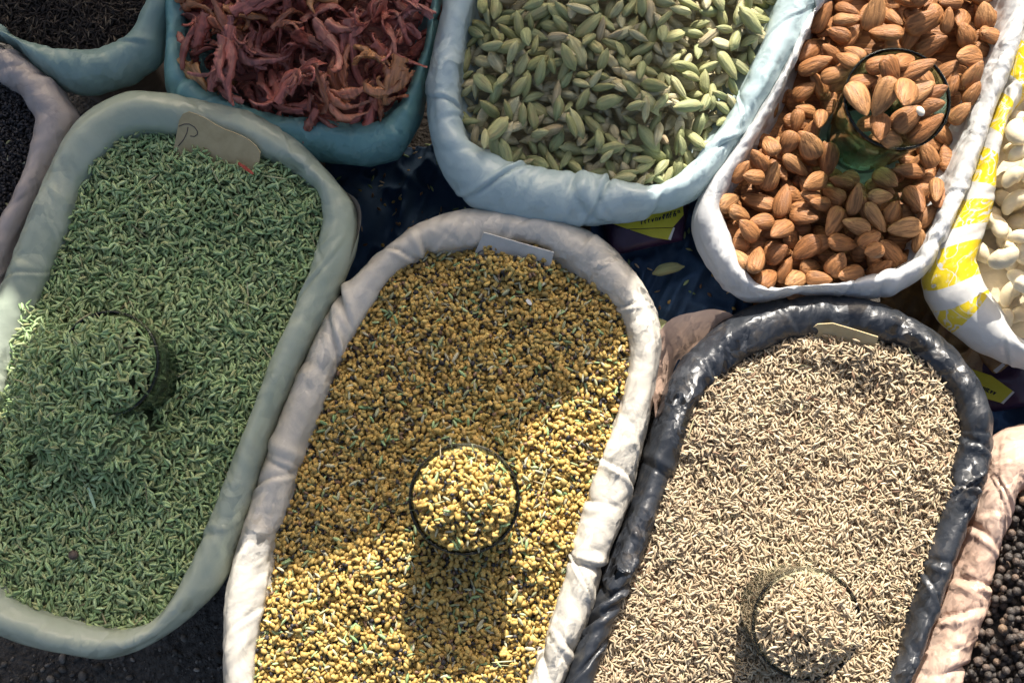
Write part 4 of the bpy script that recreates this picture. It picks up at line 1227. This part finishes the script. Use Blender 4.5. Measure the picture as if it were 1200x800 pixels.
merge_stuff('mace_below', [r[:4] for r in low], 'deeper mace glimpsed between the top blades', 'mace', M['mace'], (bv, bq))

# ================================================================== CARDS
def plate(name, pts, thick, mat, parent=None):
    """outline of 3-D points, given a real thickness along its normal"""
    bm = bmesh.new()
    c = sum(pts, Vector()) / len(pts)
    n = Vector()
    for a, b in zip(pts, pts[1:] + pts[:1]): n += (a - c).cross(b - c)
    n.normalize()
    if n.z < 0: n = -n
    top = [bm.verts.new(p) for p in pts]; bot = [bm.verts.new(p - n * thick) for p in pts]
    bm.faces.new(top); bm.faces.new(bot[::-1])
    for i in range(len(pts)):
        j = (i + 1) % len(pts)
        bm.faces.new((top[i], bot[i], bot[j], top[j]))
    bm.normal_update()
    bmesh.ops.triangulate(bm, faces=[f for f in bm.faces if len(f.verts) > 4])
    return add(name, bm_mesh(name, bm, mat, False), parent), n
def tube(name, pts, rad, mat, parent=None, nseg=6):
    vs, q = [], []
    for i, p in enumerate(pts):
        d = (pts[min(i + 1, len(pts) - 1)] - pts[max(i - 1, 0)]).normalized()
        u = d.cross(Vector((0, 0, 1)));  u = u.normalized() if u.length > 1e-4 else Vector((1, 0, 0))
        v = d.cross(u)
        for k_ in range(nseg):
            t = 2 * math.pi * k_ / nseg
            vs.append(p + (u * math.cos(t) + v * math.sin(t)) * rad)
    for i in range(len(pts) - 1):
        for k_ in range(nseg):
            q.append((i * nseg + k_, i * nseg + (k_ + 1) % nseg, (i + 1) * nseg + (k_ + 1) % nseg, (i + 1) * nseg + k_))
    caps = [tuple(range(nseg))[::-1], tuple((len(pts) - 1) * nseg + k_ for k_ in range(nseg))]
    return mesh_np(name, np.array([tuple(x) for x in vs]), [np.array(q), np.array(caps)], mat, parent)
def card_on(sack, label, axis, pts, mat, strokes, zlo, zhi):
    """axis: two photo points, bottom and top, that set the lean of the card"""
    (bx, by), (tx, ty) = axis
    B, T_ = V(bx, by, zlo), V(tx, ty, zhi)
    e1, e2 = [V(a[0], a[1], zlo + .5 * (zhi - zlo)) for a in (pts[0], pts[-1])]
    # plane through the card: lean line and the horizontal run of its width
    run = Vector((V(pts[-2][0], pts[-2][1], zhi) - V(pts[1][0], pts[1][1], zhi)))
    run.z = 0; run.normalize()
    nrm = run.cross((T_ - B).normalized()).normalized()
    def on(px, py, lift=0.0):
        o = Vector((0, 0, CAM_H)); d = (V(px, py, 0.2) - o)
        t = (B - o).dot(nrm) / d.dot(nrm)
        return o + d * t + (nrm if nrm.z > 0 else -nrm) * lift
    root = empty('price_card', on((bx + tx) / 2, (by + ty) / 2), label, 'card', None)
    inv = root.location.copy()
    pl, _ = plate('cardboard', [on(*p) - inv for p in pts], .0009, mat, root)
    for st in strokes:
        tube('handwriting', [on(*p, .0002) - inv for p in st], .00028, M['ink'], root, 5)
    return root
def arc(cx, cy, rx, ry, a0, a1, n=14, rot=0):
    out = []
    for i in range(n + 1):
        a = R(a0 + (a1 - a0) * i / n)
        x, y = rx * math.cos(a), ry * math.sin(a)
        out.append((cx + x * math.cos(rot) - y * math.sin(rot), cy + x * math.sin(rot) + y * math.cos(rot)))
    return out
card_on(fennel, 'tan handwritten card with a wavy top stuck in the fennel', ((245, 186), (262, 148)),
    [(200, 192), (204, 172), (210, 141), (214, 134), (221, 131), (230, 134), (241, 139), (252, 146), (264, 152), (278, 157), (290, 163), (300, 171), (305, 179), (304, 188), (299, 206), (250, 200)],
    M['card'], [[(210, 148), (216, 145.5), (222, 145.5), (228, 149), (231.5, 154), (231.5, 157.5), (228, 160), (223, 159.5)], [(220.5, 149), (219, 156), (215, 164), (209, 171)]], fennel.zf + .004, fennel.zf + .022)
card_on(fenu, 'white handwritten card with square corners stuck in the fenugreek', ((600, 304), (608, 284)),
    [(551, 308), (556, 297), (567, 273), (570, 273.5), (649, 296), (648, 301), (645, 314), (600, 316)],
    M['card_white'], [arc(569, 302, 11, 9, 190, 345), [(569, 297), (566, 302)], arc(582, 305, 8, 8, 185, 300)], fenu.zf + .004, fenu.zf + .017)
card_on(cumin, 'grey tan card with a clipped corner stuck in the cumin', ((985, 405), (990, 384)),
    [(936, 410), (944, 397), (952, 384), (958, 380), (976, 379), (1000, 386), (1029, 395), (1026, 404), (1021, 416), (985, 418)],
    M['card'], [[(962, 394), (967, 400), (975, 399)], [(974, 407), (980, 400), (984, 406)], [(990, 407), (994, 402), (998, 404)]], cumin.zf + .004, cumin.zf + .018)

# ================================================================== THINGS IN THE GAPS
CLOTH = []
def draped(name, poly, z, mat, label, cat, seed, rise=0.02, group=None):
    """crumpled cloth lying between the sacks: grid over a pixel box"""
    x0, y0, x1, y1 = poly
    n, m = 70, 70
    PX, PY = np.meshgrid(np.linspace(x0, x1, n), np.linspace(y0, y1, m), indexing='ij')
    Lt = Lattice(40, 40, seed)
    u, v = PX / 40 + PY / 90, PY / 55 - PX / 120
    h = (Lt(u * .6, v * .6) - .5) * rise * 1.6 + (1 - np.abs(2 * Lt(u + 5, v + 3) - 1)) ** 2 * rise * .6 + (1 - np.abs(2 * Lt(u * 2.3 + 5, v * 2.1 + 3) - 1)) ** 2 * rise * .25
    X, Y, Z = P(PX, PY, z)
    top = np.stack([X, Y, z + h], 2).reshape(-1, 3)
    bot = top.copy(); bot[:, 2] -= .0015
    i = np.arange(n - 1)[:, None] * m + np.arange(m - 1)[None, :]
    q = np.stack([i, i + 1, i + m + 1, i + m], 2).reshape(-1, 4)
    edge = []
    per = [k_ for k_ in range(m)] + [a * m + m - 1 for a in range(1, n)] + [(n - 1) * m + b for b in range(m - 2, -1, -1)] + [a * m for a in range(n - 2, 0, -1)]
    for a, b in zip(per, per[1:] + per[:1]): edge.append((a, b, b + n * m, a + n * m))
    o = mesh_np(name, np.vstack([top, bot]), [q[:, ::-1], q + n * m, np.array(edge)], mat)
    CLOTH.append(top)
    return tag(o, label, cat, group)
draped('blue_cloth', (690, 215, 880, 470), 0.225, M['tarp'], 'crumpled navy cloth between the cardamom, almond and fenugreek sacks', 'cloth', 3, .03)
draped('blue_cloth', (385, 170, 575, 330), 0.15, M['tarp'], 'dark crumpled cloth between the mace and fenugreek sacks', 'cloth', 5, .03)
draped('blue_cloth', (1075, 400, 1300, 560), 0.17, M['tarp'], 'navy cloth between the cashew and peppercorn sacks', 'cloth', 8, .03)
def spill(top, n, label, seed):
    r_ = np.random.default_rng(seed)
    pk_ = top[r_.integers(0, len(top), n)] + np.column_stack([r_.normal(0, .002, (n, 2)), np.full(n, .0012)])
    kd = [(FGK_COL, 1.8, 1.4), (FEN_COL, 3.0, 1.0), (CUM_COL, 2.6, .75), (BRN_COL, 2.2, 1.2)]
    ch = r_.integers(0, 4, n)
    it = {'x': pk_[:, 0], 'y': pk_[:, 1], 'z': pk_[:, 2], 'yaw': r_.random(n) * 6.28, 'pit': r_.normal(0, .15, n), 'roll': r_.random(n) * 6.28,
          'a': np.array([kd[c][1] for c in ch]) * mm, 'b': np.array([kd[c][2] for c in ch]) * mm, 'c': np.array([kd[c][2] for c in ch]) * .9 * mm,
          'shape': r_.integers(0, 3, n), 'stripe': np.full(n, .15), 'col': np.array([kd[c][0](r_) for c in ch])}
    build_mass('spilled_seeds', it, SHAPES['cumin'], M['cumin'], label, 'spilled seeds')
spill(CLOTH[0], 150, 'stray seeds scattered on the navy cloth by the cardamom sack', 1)
spill(CLOTH[1], 120, 'stray seeds scattered on the dark cloth by the mace sack', 2)
def pillow(name, quad, z, t, mat, label, cat, seed):
    """soft packet with pinched edges over a quad of photo points"""
    n = 26
    a = [V(*q_, z) for q_ in quad]
    c = sum(a, Vector()) / 4
    Lt = Lattice(30, 30, seed); vs = []
    for side in (1, -1):
        for i in range(n):
            for j in range(n):
                u, v = i / (n - 1), j / (n - 1)
                p = a[0] * (1 - u) * (1 - v) + a[1] * u * (1 - v) + a[2] * u * v + a[3] * (1 - u) * v
                e = (max(0, 16 * u * (1 - u) * v * (1 - v))) ** .4
                wr = float(Lt(np.array(u * 7.0), np.array(v * 7.0))) - .5
                vs.append(p - c + Vector((0, 0, side * t * e * (1 + .35 * wr) + side * .0008)))
    q = []
    for s_ in range(2):
        for i in range(n - 1):
            for j in range(n - 1):
                b = s_ * n * n + i * n + j
                f = (b, b + n, b + n + 1, b + 1)
                q.append(f if s_ == 0 else f[::-1])
    per = list(range(n)) + [i * n + n - 1 for i in range(1, n)] + [(n - 1) * n + j for j in range(n - 2, -1, -1)] + [i * n for i in range(n - 2, 0, -1)]
    for x, y in zip(per, per[1:] + per[:1]): q.append((x, y, y + n * n, x + n * n))
    root = empty(name, c, label, cat)
    mesh_np('wrapper', np.array([tuple(v) for v in vs]), np.array(q), mat, root)
    return root, c
def label_on(root, c, quad, z, strokes, border=None):
    pts = [V(*p, z) - c for p in quad]
    plate('label', pts, .0006, M['yellow'], root)
    if border:
        plate('label_edge', [V(*p, z + .0002) - c for p in border], .0006, M['white_edge'], root)
    for st in strokes:
        tube('printing', [V(*p, z + .0003) - c for p in st], .00042, M['ink'], root, 5)
def glyphs(x, y, dx, dy, n, h, seed):
    r = random.Random(seed); out = []
    L_ = math.hypot(dx, dy); nx, ny = -dy / L_, dx / L_
    for i in range(n):
        bx, by = x + dx * i, y + dy * i
        k_ = r.randint(0, 3)
        w_ = L_ * .3; ux, uy = dx / L_, dy / L_
        A, B = (bx, by), (bx + nx * h, by + ny * h)
        Cc, D = (bx + ux * w_ * 1.6, by + uy * w_ * 1.6), (bx + ux * w_ * 1.6 + nx * h, by + uy * w_ * 1.6 + ny * h)
        out += {0: [[A, B], [B, D]], 1: [[A, B, D, Cc]], 2: [[A, B], [A, D]], 3: [[B, A, Cc], [B, D]]}[k_]
    return out
pk, c = pillow('spice_packet', [(690, 200), (815, 200), (800, 282), (715, 300)], 0.250, .010, M['purple'], 'purple packet with a yellow printed label under the cardamom sack', 'packet', 4)
label_on(pk, c, [(718, 262), (728, 245), (800, 238), (801, 252), (789, 266), (735, 268)], .2625, glyphs(752, 263, 4.2, -1.0, 10, -3.5, 2) + glyphs(778, 254, 4.2, -1.0, 5, -3.0, 5))
plate('label', [V(*p, .2605) - c for p in [(738, 269), (789, 267), (784, 281), (765, 278)]], .0006, M['yellow'], pk)
plate('label_edge', [V(*p, .261) - c for p in [(789, 266.5), (791, 267), (786, 281.5), (783, 280)]], .0006, M['white_edge'], pk)
pk, c = pillow('spice_packet', [(1100, 405), (1240, 400), (1235, 470), (1125, 490)], 0.19, .011, M['purple'], 'purple packet with a lime yellow label under the cashew sack', 'packet', 6)
label_on(pk, c, [(1132, 430), (1162, 440), (1187, 458), (1174, 472), (1140, 462)], .2035, glyphs(1148, 455, 3.6, 1.5, 3, -3.6, 7) + glyphs(1157, 459, 3.6, 1.5, 3, -3.6, 9), [(1187, 458), (1189, 459.5), (1176, 473), (1173, 472)])
pk, c = pillow('brown_packet', [(1060, 330), (1100, 300), (1190, 425), (1165, 440)], 0.20, .009, M['brown'], 'brown patterned packet tucked between the black sack and the cashew sack', 'packet', 9)
plate('label_edge', [V(*p, .2135) - c for p in [(1164, 434), (1175, 425), (1178, 428), (1168, 437)]], .0006, M['white_edge'], pk)
draped('brown_sacking', (1030, 330, 1175, 440), 0.20, M['brown'], 'brown sacking in the gap between almond and cashew sacks', 'sacking', 12, .02)

def husk(px, py, ang, z, label):
    o = add('cardamom_husk', CAR[int(abs(ang)) % 7]); o.scale = (1.2, 1.15, .55)
    o.location = V(px, py, z); o.rotation_euler = (0.1, -.1, R(ang))
    return tag(o, label, 'husk', None)
husk(783, 315, 12, .246, 'dry husk lying crosswise on the navy cloth')
husk(782, 385, -35, .246, 'dry husk on the navy cloth by the fenugreek rim')

def sliver(name, p0, p1, z, wpx, mat, label, cat):
    a, b = V(*p0, z), V(*p1, z + .001)
    d = (b - a).normalized(); s_ = d.cross(Vector((0, 0, 1))).normalized() * (wpx / 1.65 / 2 * mm)
    pts = [a + s_ * .5, a - s_ * .7, a.lerp(b, .5) - s_, b - s_ * .6, b + d * .001, b + s_ * .7, a.lerp(b, .5) + s_ * .9]
    o, _ = plate(name, pts, .0009, mat)
    return tag(o, label, cat)
sliver('bark_sliver', (279, 191), (296, 203), fennel.zf + .0125, 4.5, M['red'], 'rust red sliver lying below the fennel card', 'sliver')
sliver('stalk', (103, 571), (111, 594), fennel.zf + .013, 4, M['straw'], 'pale mint green stalk lying on the fennel seeds', 'stalk')
o = add('peppercorn', PEP[0]); o.location = V(86, 650, fennel.zf + .012); o.scale = (1.2, 1.2, 1.1)
tag(o, 'lone dark peppercorn lost among the fennel seeds', 'peppercorn')
sliver('paper_scrap', (617, 351), (622, 356), fenu.zf + .008, 5, M['white_edge'], 'tiny white scrap on the shaded fenugreek', 'scrap')

# ================================================================== ADDED BLOCKER, unseen sheet cut so its shadow covers the left half
AW_Z = 0.285; AW_H = 0.62
sh = [(835, -620), (822, -200), (812, -60), (800, 20), (788, 70), (779, 125), (768, 190), (764, 240), (752, 300), (738, 360), (732, 395), (705, 428), (668, 462), (636, 488), (612, 515), (604, 545), (560, 592), (510, 618), (470, 636), (430, 652), (395, 660), (350, 664), (300, 662), (268, 664), (258, 700), (262, 790), (250, 1000), (-620, 1000),
      (-620, 525), (-60, 515), (6, 500), (30, 480), (52, 466), (58, 447), (50, 425), (34, 402), (12, 380), (-40, 366), (-620, 355), (-620, -620)]
pts = []
for px, py in sh:
    p = V(px, py, AW_Z) + SUNV * (AW_H / SUNV.z)
    pts.append(p)
cen = sum(pts, Vector()) / len(pts); cen.z = 0
aw = empty('shade_blocker', cen, 'unseen canvas awning on poles that shades the left half of the stall', 'blocker')
plate('canvas', [p - cen for p in pts], .003, M['canvas'], aw)
for i in (0, 26, 28, -1):
    p = pts[i]
    if i in (26,): continue
    tube('pole', [Vector((p.x, p.y, 0)) - cen, Vector((p.x, p.y, p.z + .02)) - cen], .014, M['wood'], aw, 12)
